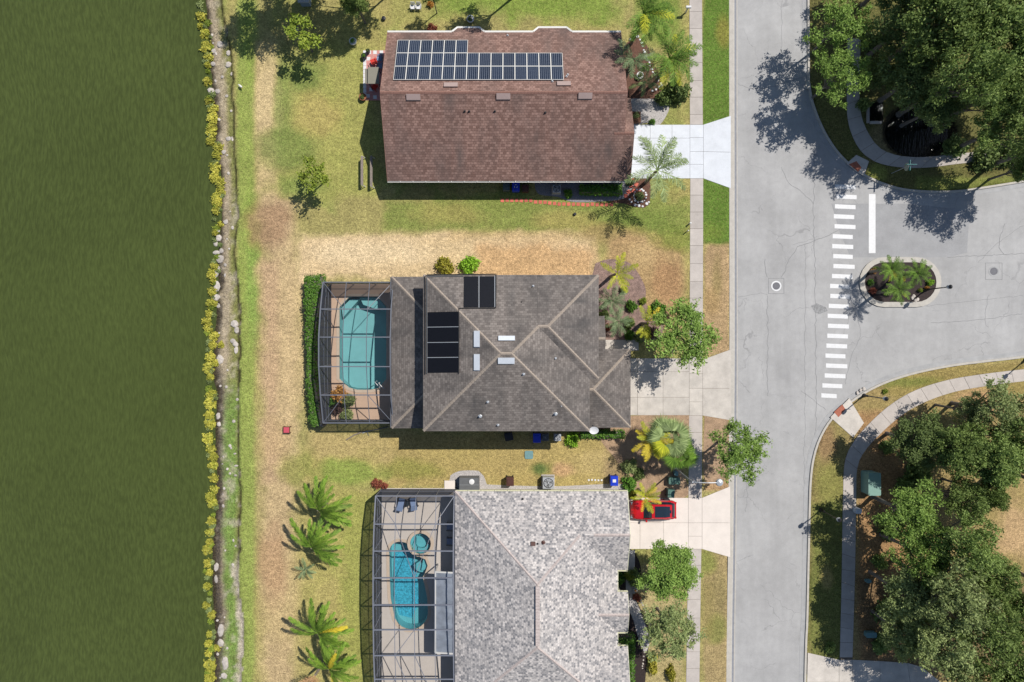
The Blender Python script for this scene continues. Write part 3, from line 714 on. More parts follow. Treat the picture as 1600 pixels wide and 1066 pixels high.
def ridge_cap(a, b, mat, parent, w=.135, step=.30):
    a, b = Vector(a), Vector(b); L = (b-a).length; d = (b-a)/max(L, 1e-6)
    if L < .3: return
    r = Vector((d.y, -d.x, 0)).normalized()*w; mb = MB(); n = max(1, int(L/step))
    drop = Vector((0, 0, .085))
    for i in range(n):
        p, q = a+d*(L*i/n), a+d*(L*(i+1)/n+.05); z0, z1 = Vector((0, 0, .045)), Vector((0, 0, .028))
        if i == n-1: q = b
        mb.add([p+r-drop+z0, p+z0, p-r-drop+z0, q+r-drop+z1, q+z1, q-r-drop+z1], [(0, 1, 4, 3), (1, 2, 5, 4), (0, 2, 1)])
    mb.build('ridge_cap', MATS[mat], parent, kind='stuff')
def make_roof(house, comps, mat, capmat, fasc, name='roof'):
    mb = MB(); sof = MB()
    for fs, caps, gab, rc in comps:
        for f, a, b in fs: face(mb, f, a, b)
        x0, x1, y0, y1, ze = rc
        sof.add([(x0, y0, ze-.03), (x1, y0, ze-.03), (x1, y1, ze-.03), (x0, y1, ze-.03)], [(3, 2, 1, 0)])
    ro = mb.build(name, MATS[mat], house)
    sof.build('soffit', MATS['trim_white'], house)
    for fs, caps, gab, rc in comps:
        for a, b in caps: ridge_cap(a, b, capmat, ro)
    return ro
def fascia(house, pts, mat, closed=False, hgt=.2, out=.05):
    mb = MB(); n = len(pts)
    for i in range(n if closed else n-1):
        a, b = Vector(pts[i]), Vector(pts[(i+1) % n]); mb.bar(a+Vector((0, 0, -hgt/2-.01)), b+Vector((0, 0, -hgt/2-.01)), out, hgt)
    return mb.build('fascia', MATS[mat], house)
def gutter_run(house, a, b, mat):
    a, b = Vector(a), Vector(b); d = (b-a).normalized(); r = Vector((d.y, -d.x, 0)); mb = MB()
    prof = [(0, .0), (0, -.12), (.10, -.12), (.13, .01), (.11, .01), (.09, -.09), (.02, -.09), (.02, 0)]
    mb.add([p+r*o+Vector((0, 0, z)) for p in (a, b) for o, z in prof], [(i, i+1, 9+i, 8+i) for i in range(7)]+[(0, 1, 2, 3, 4, 5, 6, 7)])
    g = mb.build('gutter', MATS[mat], house)
    n = int((b-a).length/1.15); hb = MB()
    for i in range(1, n): hb.bar(a+d*((b-a).length*i/n)+Vector((0, 0, .006)), a+d*((b-a).length*i/n)+r*.13+Vector((0, 0, .012)), .05, .012)
    if n > 1: hb.build('bracket', MATS[mat], g, kind='stuff')
def walls(house, rects, mat, name='wall'):
    for x0, x1, y0, y1, z1 in rects: MB().box(((x0+x1)/2, (y0+y1)/2, z1/2-.15), (x1-x0, y1-y0, z1+.3)).build(name, MATS[mat], house)
def opening(house, kind, c, w, h, axis, sgn, framemat='trim_white', panel='glass_dark'):
    """window or door on a wall; axis 'x': wall faces +-x, 'y': wall faces +-y"""
    d = Vector((sgn, 0, 0)) if axis == 'x' else Vector((0, sgn, 0)); c = Vector(c)
    dim = lambda W, Hh, D: (D, W, Hh) if axis == 'x' else (W, D, Hh)
    o = MB().box(c+d*.02, dim(w, h, .05)).build(kind, MATS[panel], house)
    f = MB(); s = Vector((0, 1, 0)) if axis == 'x' else Vector((1, 0, 0))
    for k in (-1, 1):
        f.box(c+d*.035+s*k*(w/2+.04), dim(.08, h+.16, .09)); f.box(c+d*.035+Vector((0, 0, k*(h/2+.04))), dim(w, .08, .09))
    if kind == 'window': f.box(c+d*.05, dim(w, .04, .03))
    f.build('frame', MATS[framemat], o)
    if kind == 'garage_door':
        for k in range(1, 4): MB().box(c+d*.05+Vector((0, 0, -h/2+h*k/4)), dim(w, .03, .02)).build('panel_joint', MATS['trim_grey'], o)
def roof_vent(parent, px, py, z, w, d, slope, mat, hh=.16):
    """low box vent lying on a roof plane; slope = (dz/dx, dz/dy)"""
    c = P(px, py, z); mb = MB(); zf = lambda x, y: c.z+slope[0]*x+slope[1]*y
    v = [(c.x+a*w/2, c.y+b*d/2, zf(a*w/2, b*d/2)-.03) for a, b in ((-1, -1), (1, -1), (1, 1), (-1, 1))]
    t = [(c.x+a*w/2*.97, c.y+b*d/2*.9, zf(a*w/2, b*d/2)+hh) for a, b in ((-1, -1), (1, -1), (1, 1), (-1, 1))]
    mb.add(v+t, [(4, 5, 6, 7), (0, 1, 5, 4), (1, 2, 6, 5), (2, 3, 7, 6), (3, 0, 4, 7)])
    vo = mb.build('roof_vent', MATS[mat], parent)
def pipe_vent(parent, px, py, z, r=.06, h=.35, mat='metal_pale'):
    c = P(px, py, z); b = MB().lathe((c.x, c.y, z-.1), [(r*2.4, 0), (r*2.2, .12), (r, .16), (r, .1+h), (r*.7, .1+h)], 10)
    b.build('vent_pipe', MATS[mat], parent)

# ---- first house: brown gable roof with photovoltaic panels
h1 = thing('brown_roof_house', 'house under a brown shingle gable roof with a photovoltaic array', 'house', (0, 21.8, 0))
X0, X1, YS, YN, ZE, K1 = -11.57, 10.12, 14.86, 28.70, 2.6, .52
main1 = hip_roof(X0, X1, YS, YN, ZE, K1, 'gable', 'gable')
ext1 = hip_roof(9.2, 11.0, YS, 22.54, ZE+.012, K1, 'gable', 'gable')
ro1 = make_roof(h1, [main1, ext1], 'shingle_brown', 'cap_brown', 'trim_white')
bf = []
for xl, xr in ((706, 757), (833, 894)):
    zb = ZE-K1*.52; pa = P(xl, 50, ZE); pb = P(xr, 50, ZE); a = (pa.x, YN, ZE); b = (pb.x, YN, ZE)
    c = (pb.x-.5, YN+.52, zb); d = (pa.x+.5, YN+.52, zb); bay = MB(); face(bay, [b, a, d, c], b, a); bf.append([a, d, c, b]); bay.build('bay_roof', MATS['shingle_brown'], h1)
up = lambda p, dz=0: (p[0], p[1], p[2]+dz)
for q in ([(X0, YN, ZE), bf[0][0]], bf[0], [bf[0][3], bf[1][0]], bf[1], [bf[1][3], (X1, YN, ZE)]): fascia(h1, [(a_, b_+.04, c_+.03) for a_, b_, c_ in q], 'trim_white', out=.16)
for xx in (X0, X1): fascia(h1, [(xx, YN, ZE), (xx, (YN+YS)/2, ZE+K1*(YN-YS)/2), (xx, YS, ZE)], 'cap_brown', out=.04)
fascia(h1, [(11.0, 22.54, ZE), (11.0, 18.7, ZE+K1*3.84), (11.0, YS, ZE)], 'cap_brown', out=.04)
gutter_run(h1, (X0, YS, ZE), (11.0, YS, ZE), 'trim_white'); gutter_run(h1, (X1, YN, ZE), (bf[1][3][0], YN, ZE), 'trim_white'); gutter_run(h1, (bf[0][0][0], YN, ZE), (X0, YN, ZE), 'trim_white'); gutter_run(h1, (bf[1][0][0], YN, ZE), (bf[0][3][0], YN, ZE), 'trim_white')
for q in bf: gutter_run(h1, q[2], q[1], 'trim_white')
walls(h1, [(X0+.35, X1-.3, YS+.5, YN-.5, ZE), (9.0, 10.75, YS+.5, 22.1, ZE)], 'stucco_blue')
for xx in (X0+.35, X1-.3):
    g = MB(); ym = (YN+YS)/2
    g.add([(xx+s*.06, y, z) for s in (-1, 1) for y, z in ((YS+.5, ZE), (YN-.5, ZE), (ym, ZE+K1*((YN-YS)/2-.12)))], [(0, 1, 2), (5, 4, 3), (0, 3, 4, 1), (1, 4, 5, 2), (2, 5, 3, 0)]); g.build('gable_wall', MATS['stucco_blue'], h1)
for xx in (-8, -3.5, 3, 7): opening(h1, 'window', (xx, YS+.5, 1.5), 1.3, 1.2, 'y', -1)
for xx in (-8, -2, 4): opening(h1, 'window', (xx, YN-.5, 1.5), 1.3, 1.2, 'y', 1)
opening(h1, 'door', (X0+.35, 25, 1.1), 2.4, 2.1, 'x', -1); opening(h1, 'window', (X0+.35, 18, 1.5), 1.6, 1.2, 'x', -1)
opening(h1, 'garage_door', (10.75, 18.6, 1.1), 4.6, 2.15, 'x', 1, panel='trim_white'); opening(h1, 'door', (X1-.3, 24.2, 1.08), 1.0, 2.1, 'x', 1, panel='door_brown')
def z1n(py):                                      # height of the north / south slope seen at a photo row
    z = ZE
    for _ in range(20): y = (533-py)*(H-z)/F; z = ZE+K1*min(YN-y, y-YS)
    return z
for px, py, s in ((646, 152.5, 1), (786.5, 151.5, 1), (914.5, 150.5, 1), (704.5, 133, -1), (881, 131, -1)):
    roof_vent(ro1, px, py, z1n(py), 1.25, .5, (0, K1*s), 'vent_pink')
for px, py in ((726, 174), (733, 174), (773, 174), (852, 176), (793, 55.5), (887, 117), (885, 120), (863, 127.5)): pipe_vent(ro1, px, py, z1n(py), .05, .22, 'metal_pale' if py < 170 else 'pipe_black')
for xx in (-10.9, 10.0):
    MB().tube([(xx, YS-.02, ZE-.1), (xx, YS+.2, ZE-.3), (xx, YS+.45, ZE-.5), (xx, YS+.45, .1)], .045, 6).build('downpipe', MATS['trim_white'], h1)

pv = thing('solar_array', 'dark blue photovoltaic panel array in three rows on the brown roof', 'solar panels', P(748, 96, z1n(96)))
ct, st = 1/math.hypot(1, K1), K1/math.hypot(1, K1)
ytop = (533-64)*(H-z1n(64))/F; ybot = (533-126)*(H-z1n(126))/F
xl, xr = (616-800)*(H-z1n(115))/F+.0, (880-800)*(H-z1n(115))/F; pw = (xr-xl)/14; rows = 3; ph = (ytop-ybot)/rows
pm = MB(); g = .012
pm.add([(g, g, .04), (pw-g, g, .04), (pw-g, ph/ct-g, .04), (g, ph/ct-g, .04), (g, g, 0), (pw-g, g, 0), (pw-g, ph/ct-g, 0), (g, ph/ct-g, 0)], [(0, 1, 2, 3), (4, 5, 1, 0), (5, 6, 2, 1), (6, 7, 3, 2), (7, 4, 0, 3)], [[(0, 0), (1, 0), (1, 1), (0, 1)]]+[[(.5, .5)]*4]*4)
pme = pm.mesh('panel'); fm = MB()
for a, b in (((0, .02), (pw, .02)), ((0, ph/ct-.02), (pw, ph/ct-.02)), ((.02, 0), (.02, ph/ct)), ((pw-.02, 0), (pw-.02, ph/ct))): fm.bar((*a, .035), (*b, .035), .042, .05)
fme = fm.mesh('panel_frame')
for r in range(rows):
    for c in range(14):
        if r == 2 and c >= 6: continue
        y = ybot+ph*r; z = ZE+K1*(YN-y)+.10
        o = obj('panel', pme, MATS['pv_cells'], pv, Vector((xl+pw*c+.0, y, z))-pv.location); o.rotation_euler = (-math.atan(K1), 0, 0)
        obj('frame', fme, MATS['trim_white'], o)
for r in range(rows):
    for fy in (.25, .75):
        y = ybot+ph*(r+fy); z = ZE+K1*(YN-y); MB().bar((xl, y, z+.06), (xl+pw*(14 if r < 2 else 6), y, z+.06), .05, .09).build('rail', MATS['metal_mid'], pv)

# ---- second house: grey-brown hips, two storeys, pool cage
h2 = thing('grey_brown_roof_house', 'two storey house under grey brown hip roofs with black pool heating panels', 'house', (0, -1, 0))
K2 = .42; ZE2 = 6.2
main2 = hip_roof(-7.76, 6.78, -7.87, 5.77, ZE2, K2); wing2 = hip_roof(2.2, 7.57, -3.30, 5.77, ZE2+.012, K2, 'gable', 'hip')
main2 = (main2[0], [c if not (c[0][0] > 6.7 and c[0][1] > 5.7) else ((2.245, 1.235, ZE2+K2*4.535), c[1]) for c in main2[1]], main2[2], main2[3])
gar2 = hip_roof(5.9, 10.92, -7.97, -.77, 3.0, K2, 'gable', 'hip'); por2 = hip_roof(6.5, 8.45, -1.88, 2.29, 3.4, K2, 'gable', 'gable')
ro2 = make_roof(h2, [main2, wing2, gar2, por2], 'shingle_grey', 'cap_grey', 'trim_grey')
lan = MB(); lx0, lx1, ly0, ly1, lz = -11.07, -7.2, -8.0, 5.89, 3.2; d = lx1-lx0; A, B, Cc, D = (lx0, ly0, lz), (lx1, ly0, lz), (lx1, ly1, lz), (lx0, ly1, lz); t0, t1 = (lx1, ly0+d, lz+K2*d), (lx1, ly1-d, lz+K2*d)
face(lan, [D, A, t0, t1], D, A); face(lan, [A, B, t0], A, B); face(lan, [Cc, D, t1], Cc, D)
lo = lan.build('lanai_roof', MATS['shingle_grey'], h2); ridge_cap(A, t0, 'cap_grey', lo); ridge_cap(D, t1, 'cap_grey', lo)
for xx, yy in ((-11.0, 5.4), (-11.0, -7.4), (-11.0, 1.2), (-11.0, -3.2)): MB().box((xx+.2, yy, 1.6), (.22, .22, 3.2)).build('lanai_post', MATS['stucco_tan'], h2)
fascia(h2, [Cc, D, A, B], 'trim_grey'); fascia(h2, [(-7.76, 5.77, ZE2), (-7.76, -7.87, ZE2), (6.78, -7.87, ZE2), (6.78, -3.3, ZE2), (7.57, -3.3, ZE2), (7.57, 5.77, ZE2), (-7.76, 5.77, ZE2)], 'trim_grey')
fascia(h2, [(6.5, -7.97, 3), (10.92, -7.97, 3), (10.92, -.77, 3), (6.5, -.77, 3)], 'trim_grey'); fascia(h2, [(8.45, -1.88, 3.4), (8.45, .205, 3.4+K2*2.08), (8.45, 2.29, 3.4)], 'trim_grey')
gutter_run(h2, (lx0, ly1, lz), (lx0, ly0, lz), 'frame_bronze')
walls(h2, [(-7.3, 6.33, -7.42, 5.32, ZE2), (6.0, 7.12, -2.85, 5.36, ZE2), (6.2, 10.5, -7.5, -1.2, 3.0)], 'stucco_tan')
for xx, yy in ((8.2, 1.95), (8.2, -1.5)): MB().box((xx, yy, 1.68), (.3, .3, 3.42)).build('porch_post', MATS['stucco_tan'], h2)
for yy in (-5, -1, 3): opening(h2, 'window', (-7.3, yy, 5.0), 1.4, 1.2, 'x', -1)
opening(h2, 'door', (-7.3, -1, 1.1), 3.6, 2.1, 'x', -1); opening(h2, 'garage_door', (10.5, -4.4, 1.1), 4.8, 2.15, 'x', 1, panel='trim_white'); opening(h2, 'door', (7.12, .2, 1.08), 1.0, 2.1, 'x', 1, panel='door_brown')
for xx in (-4, 0, 4):
    for zz in (1.5, 4.6): opening(h2, 'window', (xx, -7.42, zz), 1.3, 1.2, 'y', -1); opening(h2, 'window', (xx, 5.32, zz), 1.3, 1.2, 'y', 1)
for yy in (2.6, -1.5): opening(h2, 'window', (7.12, yy, 4.7), 1.3, 1.2, 'x', 1)
def z2(px, py):
    z = 7.0
    for _ in range(25):
        x, y = (px-800)*(H-z)/F, (533-py)*(H-z)/F
        z = max(ZE2+K2*min(x+7.76, 6.78-x, y+7.87, 5.77-y), ZE2+K2*min(7.57-x, y+3.3, 5.86-y) if x > 2 else 0)
    return z
for px, py, w, dd, sl in ((745, 530, .52, 1.45, (K2, 0)), (745, 566.5, .52, 1.45, (K2, 0)), (791.5, 528.5, 1.42, .42, (0, -K2)), (791, 564, 1.42, .56, (0, K2))): roof_vent(ro2, px, py, z2(px, py), w, dd, sl, 'vent_white')
for px, py, r_, hh, mt in ((833, 447, .05, .3, 'metal_pale'), (815, 472, .03, .1, 'pipe_black'), (868, 560, .05, .25, 'metal_pale'), (818, 584.5, .06, .25, 'metal_pale'), (762, 628, .06, .28, 'metal_pale'), (750, 650, .085, .35, 'metal_pale'), (778, 664, .06, .25, 'metal_pale'), (868, 646.5, .085, .35, 'metal_pale'), (877, 635, .03, .1, 'metal_pale')): pipe_vent(ro2, px, py, z2(px, py), r_, hh, mt)
def lies(pts, dz=.0):
    return [tuple(P(a, b, z2(a, b)+dz)) for a, b in pts]
sp = thing('solar_pool_heater', 'black pool heating mats with pipes on the grey brown roof', 'solar panels', P(700, 500, z2(700, 500)))
mats4 = [[(668.5, 488), (716, 487), (716, 510.5), (668.5, 510.5)], [(668.5, 512.5), (716, 511.5), (716, 533.5), (668.5, 534.5)], [(668.5, 536.5), (716, 536), (716, 557.5), (668.5, 558)], [(668.5, 560), (716, 559.5), (716, 582), (668.5, 582.5)], [(725, 432), (747, 432), (747, 480), (724.5, 480)], [(749.5, 432), (772, 432), (772, 480), (749.5, 480)]]
for q in mats4:
    lo_, hi_ = lies(q, .015), lies(q, .07); m_ = MB(); m_.add(lo_+hi_, [(4, 5, 6, 7)[::-1], (4, 5, 6, 7), (0, 1, 5, 4), (1, 2, 6, 5), (2, 3, 7, 6), (3, 0, 4, 7)][1:]); m_.build('mat', MATS['solar_mat'], sp)
for q in ([(667.5, 511.5), (716.5, 510.8)], [(667.5, 535.5), (716.5, 535)], [(667.5, 559), (716.5, 558.5)], [(748.3, 431), (748.3, 481)], [(773, 431), (773, 480)]): MB().tube(lies(q, .07), .035, 6).build('divider', MATS['metal_pale'], sp)
for q in ([(664, 585), (664, 500), (664, 432)], [(667, 584), (667, 500), (667, 433)], [(664, 432), (668, 429.5), (720, 429), (774, 428.5)], [(775, 429), (775, 455), (774.5, 481)], [(774, 481.5), (750, 481.5), (724, 481.5), (717, 482)], [(717, 482), (717, 530), (716.8, 584)], [(667, 432), (700, 431.5), (724, 431.5)]):
    MB().tube(lies(q, .09), .045, 6).build('pipe', MATS['pipe_black' if q[0][0] != 667 else 'metal_mid'], sp)
# ---- third house: pale mottled hips, only its upper part in view
h3 = thing('pale_grey_roof_house', 'house under mottled pale grey hip roofs with three front gables', 'house', (2, -24, 0))
K3 = .42; E3 = 3.0
main3 = hip_roof(-5.25, 9.75, -34.4, -13.87, E3, K3, axis='y')
g3 = [hip_roof(4.2, 10.67, -21.13, -13.87, E3-.012, K3, 'gable', 'gable'), hip_roof(6, 10.68, -26.86, -23.14, E3, K3, 'gable', 'gable'), hip_roof(5, 10.68, -35.0, -28.16, E3, K3, 'gable', 'gable')]
main3 = (main3[0], [c if not (c[0][0] > 9.7 and c[0][1] > -14) else ((6.12, -17.5, E3+K3*3.63), c[1]) for c in main3[1]], main3[2], main3[3])
g3[0] = (g3[0][0], [((7.4, c[0][1], c[0][2]), c[1]) for c in g3[0][1]], g3[0][2], g3[0][3])
ro3 = make_roof(h3, [main3]+g3, 'shingle_pale', 'cap_pale', 'trim_cream')
gutter_run(h3, (10.67, -13.87, E3), (-5.25, -13.87, E3), 'trim_cream'); gutter_run(h3, (-5.25, -13.87, E3), (-5.25, -34.4, E3), 'frame_bronze')
for g_ in g3:
    x1, ya, yb = g_[3][1], g_[3][2], g_[3][3]; zr = E3+K3*(yb-ya)/2
    fascia(h3, [(x1, ya, E3), (x1, (ya+yb)/2, zr), (x1, yb, E3)], 'trim_cream')
    gutter_run(h3, (9.4, ya, E3), (x1, ya, E3), 'trim_cream')
    if yb < -14: gutter_run(h3, (x1, yb, E3), (9.4, yb, E3), 'trim_cream')
    xx = x1-.4; g = MB(); g.add([(xx+s*.06, y, z) for s in (-1, 1) for y, z in ((ya+.4, E3-.05), (yb-.4, E3-.05), ((ya+yb)/2, zr-.18))], [(0, 1, 2), (5, 4, 3), (0, 3, 4, 1), (1, 4, 5, 2), (2, 5, 3, 0)]); g.build('gable_wall', MATS['stucco_cream'], h3)
fascia(h3, [(9.75, -21.13, E3), (9.75, -23.14, E3)], 'trim_cream', out=.12); fascia(h3, [(9.75, -26.86, E3), (9.75, -28.16, E3)], 'trim_cream', out=.12)
walls(h3, [(-4.85, 9.3, -34.0, -14.3, E3), (8, 10.25, -20.7, -14.32, E3), (8, 10.25, -26.45, -23.55, E3), (8, 10.25, -34.6, -28.55, E3)], 'stucco_cream')
opening(h3, 'garage_door', (10.25, -17.5, 1.1), 4.8, 2.15, 'x', 1, panel='trim_white'); opening(h3, 'door', (9.3, -22.2, 1.08), 1.0, 2.1, 'x', 1, panel='door_brown'); opening(h3, 'window', (10.25, -25, 1.5), 1.5, 1.3, 'x', 1); opening(h3, 'window', (10.25, -31.5, 1.5), 1.8, 1.3, 'x', 1)
for xx in (-2, 2.5, 6.5): opening(h3, 'window', (xx, -14.3, 1.5), 1.3, 1.2, 'y', 1)
opening(h3, 'door', (-4.85, -24, 1.1), 4.0, 2.1, 'x', -1); opening(h3, 'window', (-4.85, -18, 1.5), 1.6, 1.2, 'x', -1)
def z3(px, py):
    z = 4.0
    for _ in range(25):
        x, y = (px-800)*(H-z)/F, (533-py)*(H-z)/F; z = E3+K3*min(x+5.25, 9.75-x, -13.87-y)
    return z
roof_vent(ro3, 833, 849.5, z3(833, 849), .42, .32, (0, -K3), 'plastic_brown'); pipe_vent(ro3, 849, 848.5, z3(849, 848), .09, .2, 'plastic_brown'); pipe_vent(ro3, 840, 850, z3(840, 850), .04, .12, 'plastic_black'); pipe_vent(ro3, 816.5, 780, z3(816, 780), .05, .2, 'plastic_black')
rm = MB()                                          # raised ridge vent of the main roof
for i in range(18): rm.box((2.25, -21.6-i*.29, E3+K3*7.5+.10), (.36, .27, .10))
rm.build('ridge_vent', MATS['cap_pale'], ro3, kind='stuff')

# ---------------------------------------------------------------- pools, decks and screen cages
def deck_with_hole(name, outer, holes, z, mat):
    loops = [[Vector((x, y, 0)) for x, y in outer]]+[[Vector((x, y, 0)) for x, y in h] for h in holes]
    vs = [v for l in loops for v in l]; tr = tessellate_polygon(loops); mb = MB(); fs = []
    for t in tr:
        a, b, c = (vs[i] for i in t); fs.append(t if (b-a).cross(c-a).z > 0 else t[::-1])
    mb.add([(v.x, v.y, z) for v in vs], fs)
    n = len(outer); mb.add([(x, y, zz) for zz in (-.05, z) for x, y in outer], [(i, (i+1) % n, n+(i+1) % n, n+i) for i in range(n)])
    return structure(name, mb, MATS[mat])
def pool(label, pts, deep, water, z_w=-.06, coping='pool_coping', cat='swimming pool', name='swimming_pool', zd=.03):
    c = Vector((sum(p[0] for p in pts)/len(pts), sum(p[1] for p in pts)/len(pts), 0)); t = thing(name, label, cat, (c.x, c.y, -deep))
    n = len(pts); b = MB(); b.poly([(x, y, 0) for x, y in pts], -deep)
    ar = sum(pts[i][0]*pts[(i+1) % n][1]-pts[(i+1) % n][0]*pts[i][1] for i in range(n))
    b.add([(x, y, zz) for zz in (-deep, zd) for x, y in pts], [((i+1) % n, i, n+i, n+(i+1) % n) for i in range(n)]); b.build('basin', MATS['pool_plaster'], t)
    MB().poly([(x, y, 0) for x, y in pts], z_w).build('water', MATS[water], t)
    sgn = 1 if ar > 0 else -1
    MB().loft(pts, [(-.02*sgn, zd-.12), (-.02*sgn, zd+.03), (.26*sgn, zd+.03), (.26*sgn, zd-.02)], True).build('coping', MATS[coping], t)
    return t
deck_with_hole('pool_deck', [(-17.55, -7.62), (-7.3, -7.62), (-7.3, 5.5), (-17.55, 5.5)], [POOLS[0]], .03, 'deck_tan')
p2 = pool('turquoise pool with clipped corners inside the screen cage beside the hedge', POOLS[0], 1.5, 'water_pool')
def steps(t, pts, zs, mat='pool_plaster'):
    for q, z in zip(pts, zs): MB().prism([(p.x, p.y) for p in pxs(q)], -1.45, z).build('step', MATS[mat], t)
steps(p2, [[(532, 481), (546, 467), (560, 467), (534, 496)], [(560, 464.5), (589, 464.5), (602, 480), (602, 488), (566, 476)]], [-.45, -.5])
deck_with_hole('pool_deck', [(-12.65, -34.2), (-4.85, -34.2), (-4.85, -14.22), (-12.65, -14.22)], [POOLS[1], POOLS[2]], .03, 'deck_beige')
p3 = pool('long kidney shaped blue pool with curved steps beside a round spa', POOLS[1], 1.4, 'water_pool_blue')
steps(p3, [arc(659, 884, 9, -80, 100, 8), arc(658, 884, 13.5, 60, 170, 8)+[(655, 880)]], [-.3, -.6])
p4 = pool('round raised spa touching the kidney shaped blue pool', POOLS[2], .9, 'water_pool_blue', z_w=.16, cat='spa', name='spa', zd=.25)
MB().loft([(p.x, p.y) for p in pxs(arc(657.5, 848.5, 12.5, 20, 340, 20))], [(-.25, -.38), (.12, -.38), (.12, -.9)]).build('bench', MATS['pool_plaster'], p4)
M('pool_caustics', C(104, 190, 212), var=.5, scale=6)  # mottled caustic light painted into the pool floor colour
MB().poly(pxs([(612, 870), (640, 866), (648, 900), (652, 950), (640, 975), (620, 970), (612, 940)]), -1.39).build('floor_caustics', MATS['pool_caustics'], p3)

def cage(label, x0, x1, ys, zs, purl, fm, walls_=('w', 'n', 's'), kind_label=None, rail=(.35, .62)):
    """aluminium screen enclosure: beams across at ys with heights zs at both rails, purlins along at purl"""
    t = thing('screen_enclosure', label, 'pool cage', ((x0+x1)/2, (ys[0]+ys[-1])/2, .03))
    m = MATS[fm]; n = len(ys); zt = lambda i: zs[i]+.0
    for i in range(n):
        MB().bar((x0, ys[i], zs[i]), (x1, ys[i], zs[i]), .09, .14).build('beam', m, t)
        MB().bar((x0, ys[i], .03), (x0, ys[i], zs[i]-.07), .07, .09).build('post', m, t)
        if i in (0, n-1):
            for px_ in purl: MB().bar((px_, ys[i], .03), (px_, ys[i], zs[i]-.07), .05, .05).build('post', m, t)
    for i in range(n-1):
        for xx, w in ((x0, .1), (x1, .08)): MB().bar((xx, ys[i], zs[i]), (xx, ys[i+1], zs[i+1]), w, .12).build('eave_rail', m, t)
        for px_ in purl: MB().bar((px_, ys[i], zs[i]+.01), (px_, ys[i+1], zs[i+1]+.01), .05, .08).build('purlin', m, t)
        for f in rail:
            MB().bar((x0, ys[i], zs[i]*f), (x0, ys[i+1], zs[i+1]*f), .045, .05).build('chair_rail', m, t)
        xsn = [x0]+purl+[x1]
        for k in range(len(xsn)-1):
            q = MB(); q.add([(xsn[k], ys[i], zs[i]), (xsn[k+1], ys[i], zs[i]), (xsn[k+1], ys[i+1], zs[i+1]), (xsn[k], ys[i+1], zs[i+1])], [(0, 1, 2, 3)]); q.build('roof_screen', MATS['screen_roof'], t)
        q = MB(); q.add([(x0, ys[i], .05), (x0, ys[i+1], .05), (x0, ys[i+1], zs[i+1]), (x0, ys[i], zs[i])], [(0, 1, 2, 3)]); q.build('wall_screen', MATS['screen_wall'], t)
        # wind braces in the side wall
        MB().bar((x0+.02, ys[i], zs[i]-.1), (x0+.02, (ys[i]+ys[i+1])/2, zs[i]*.62), .035, .035).build('brace', m, t)
    for i in (0, n-1):
        q = MB(); q.add([(x0, ys[i], .05), (x1, ys[i], .05), (x1, ys[i], zs[i]), (x0, ys[i], zs[i])], [(0, 1, 2, 3)]); q.build('wall_screen', MATS['screen_wall'], t)
        for f in rail[:1]: MB().bar((x0, ys[i], zs[i]*f), (x1, ys[i], zs[i]*f), .045, .05).build('chair_rail', m, t)
    for i, j in ((0, 1), (n-1, n-2)):              # corner braces on the end bays
        MB().bar((x0, ys[i], zs[i]+.02), (purl[0], ys[j], zs[j]+.02), .05, .05).build('brace', m, t)
        MB().bar((x1, ys[i], zs[i]+.02), (purl[-1], ys[j], zs[j]+.02), .05, .05).build('brace', m, t)
    return t
c2 = cage('dark screen enclosure over the turquoise pool with clipped corners', -17.45, -11.0, [5.44, 2.91, .35, -2.31, -4.92, -7.57], [2.9, 3.8, 4.35, 4.35, 3.8, 2.9], [-15.3, -13.15], 'frame_bronze')
c3 = cage('long grey screen enclosure over the kidney shaped pool and spa', -12.58, -5.33, [-14.29, -16.7, -19.05, -21.45, -23.9, -26.2, -28.6, -30.95, -33.4], [3.0, 3.7, 4.05, 4.15, 4.15, 4.05, 3.9, 3.5, 3.0], [-10.65, -8.85, -7.0], 'frame_grey')
for i, j, a, b in ((1, 3, -10.65, -8.85), (1, 3, -7.0, -8.85), (5, 6, -8.85, -10.65), (6, 8, -10.65, -8.85), (6, 8, -8.85, -7.0)):
    ys = [-14.29, -16.7, -19.05, -21.45, -23.9, -26.2, -28.6, -30.95, -33.4]; zs = [3.0, 3.7, 4.05, 4.15, 4.15, 4.05, 3.9, 3.5, 3.0]
    MB().bar((a, ys[i], zs[i]+.03), (b, ys[j], zs[j]+.03), .05, .05).build('brace', MATS['frame_grey'], c3)
pc = thing('patio_cover', 'silver fabric patio cover on white frame inside the long cage', 'awning', (-6.2, -25.2, .03))
for i in range(6):
    ya, yb = -21.5-i*1.24, -21.5-(i+1)*1.24; q = MB()
    for k in range(4):
        y1_, y2_ = ya+(yb-ya)*k/4, ya+(yb-ya)*(k+1)/4; s1, s2 = (-.05*math.sin(math.pi*k/4), -.05*math.sin(math.pi*(k+1)/4)); q.add([(-7.1, y1_, 2.55+s1), (-5.35, y1_, 2.8+s1), (-5.35, y2_, 2.8+s2), (-7.1, y2_, 2.55+s2)], [(0, 1, 2, 3)])
    q.build('fabric_panel', MATS['cover_silver'], pc)
for a, b in (((-7.13, -21.5, 2.58), (-7.13, -28.95, 2.58)), ((-7.13, -21.45, 2.58), (-5.3, -21.45, 2.83)), ((-7.13, -28.95, 2.58), (-5.3, -28.95, 2.83))): MB().bar(a, b, .14, .08).build('frame_rail', MATS['trim_white'], pc)
for yy in (-21.5, -25.2, -28.9): MB().bar((-7.13, yy, .03), (-7.13, yy, 2.55), .09, .09).build('post', MATS['trim_white'], pc)
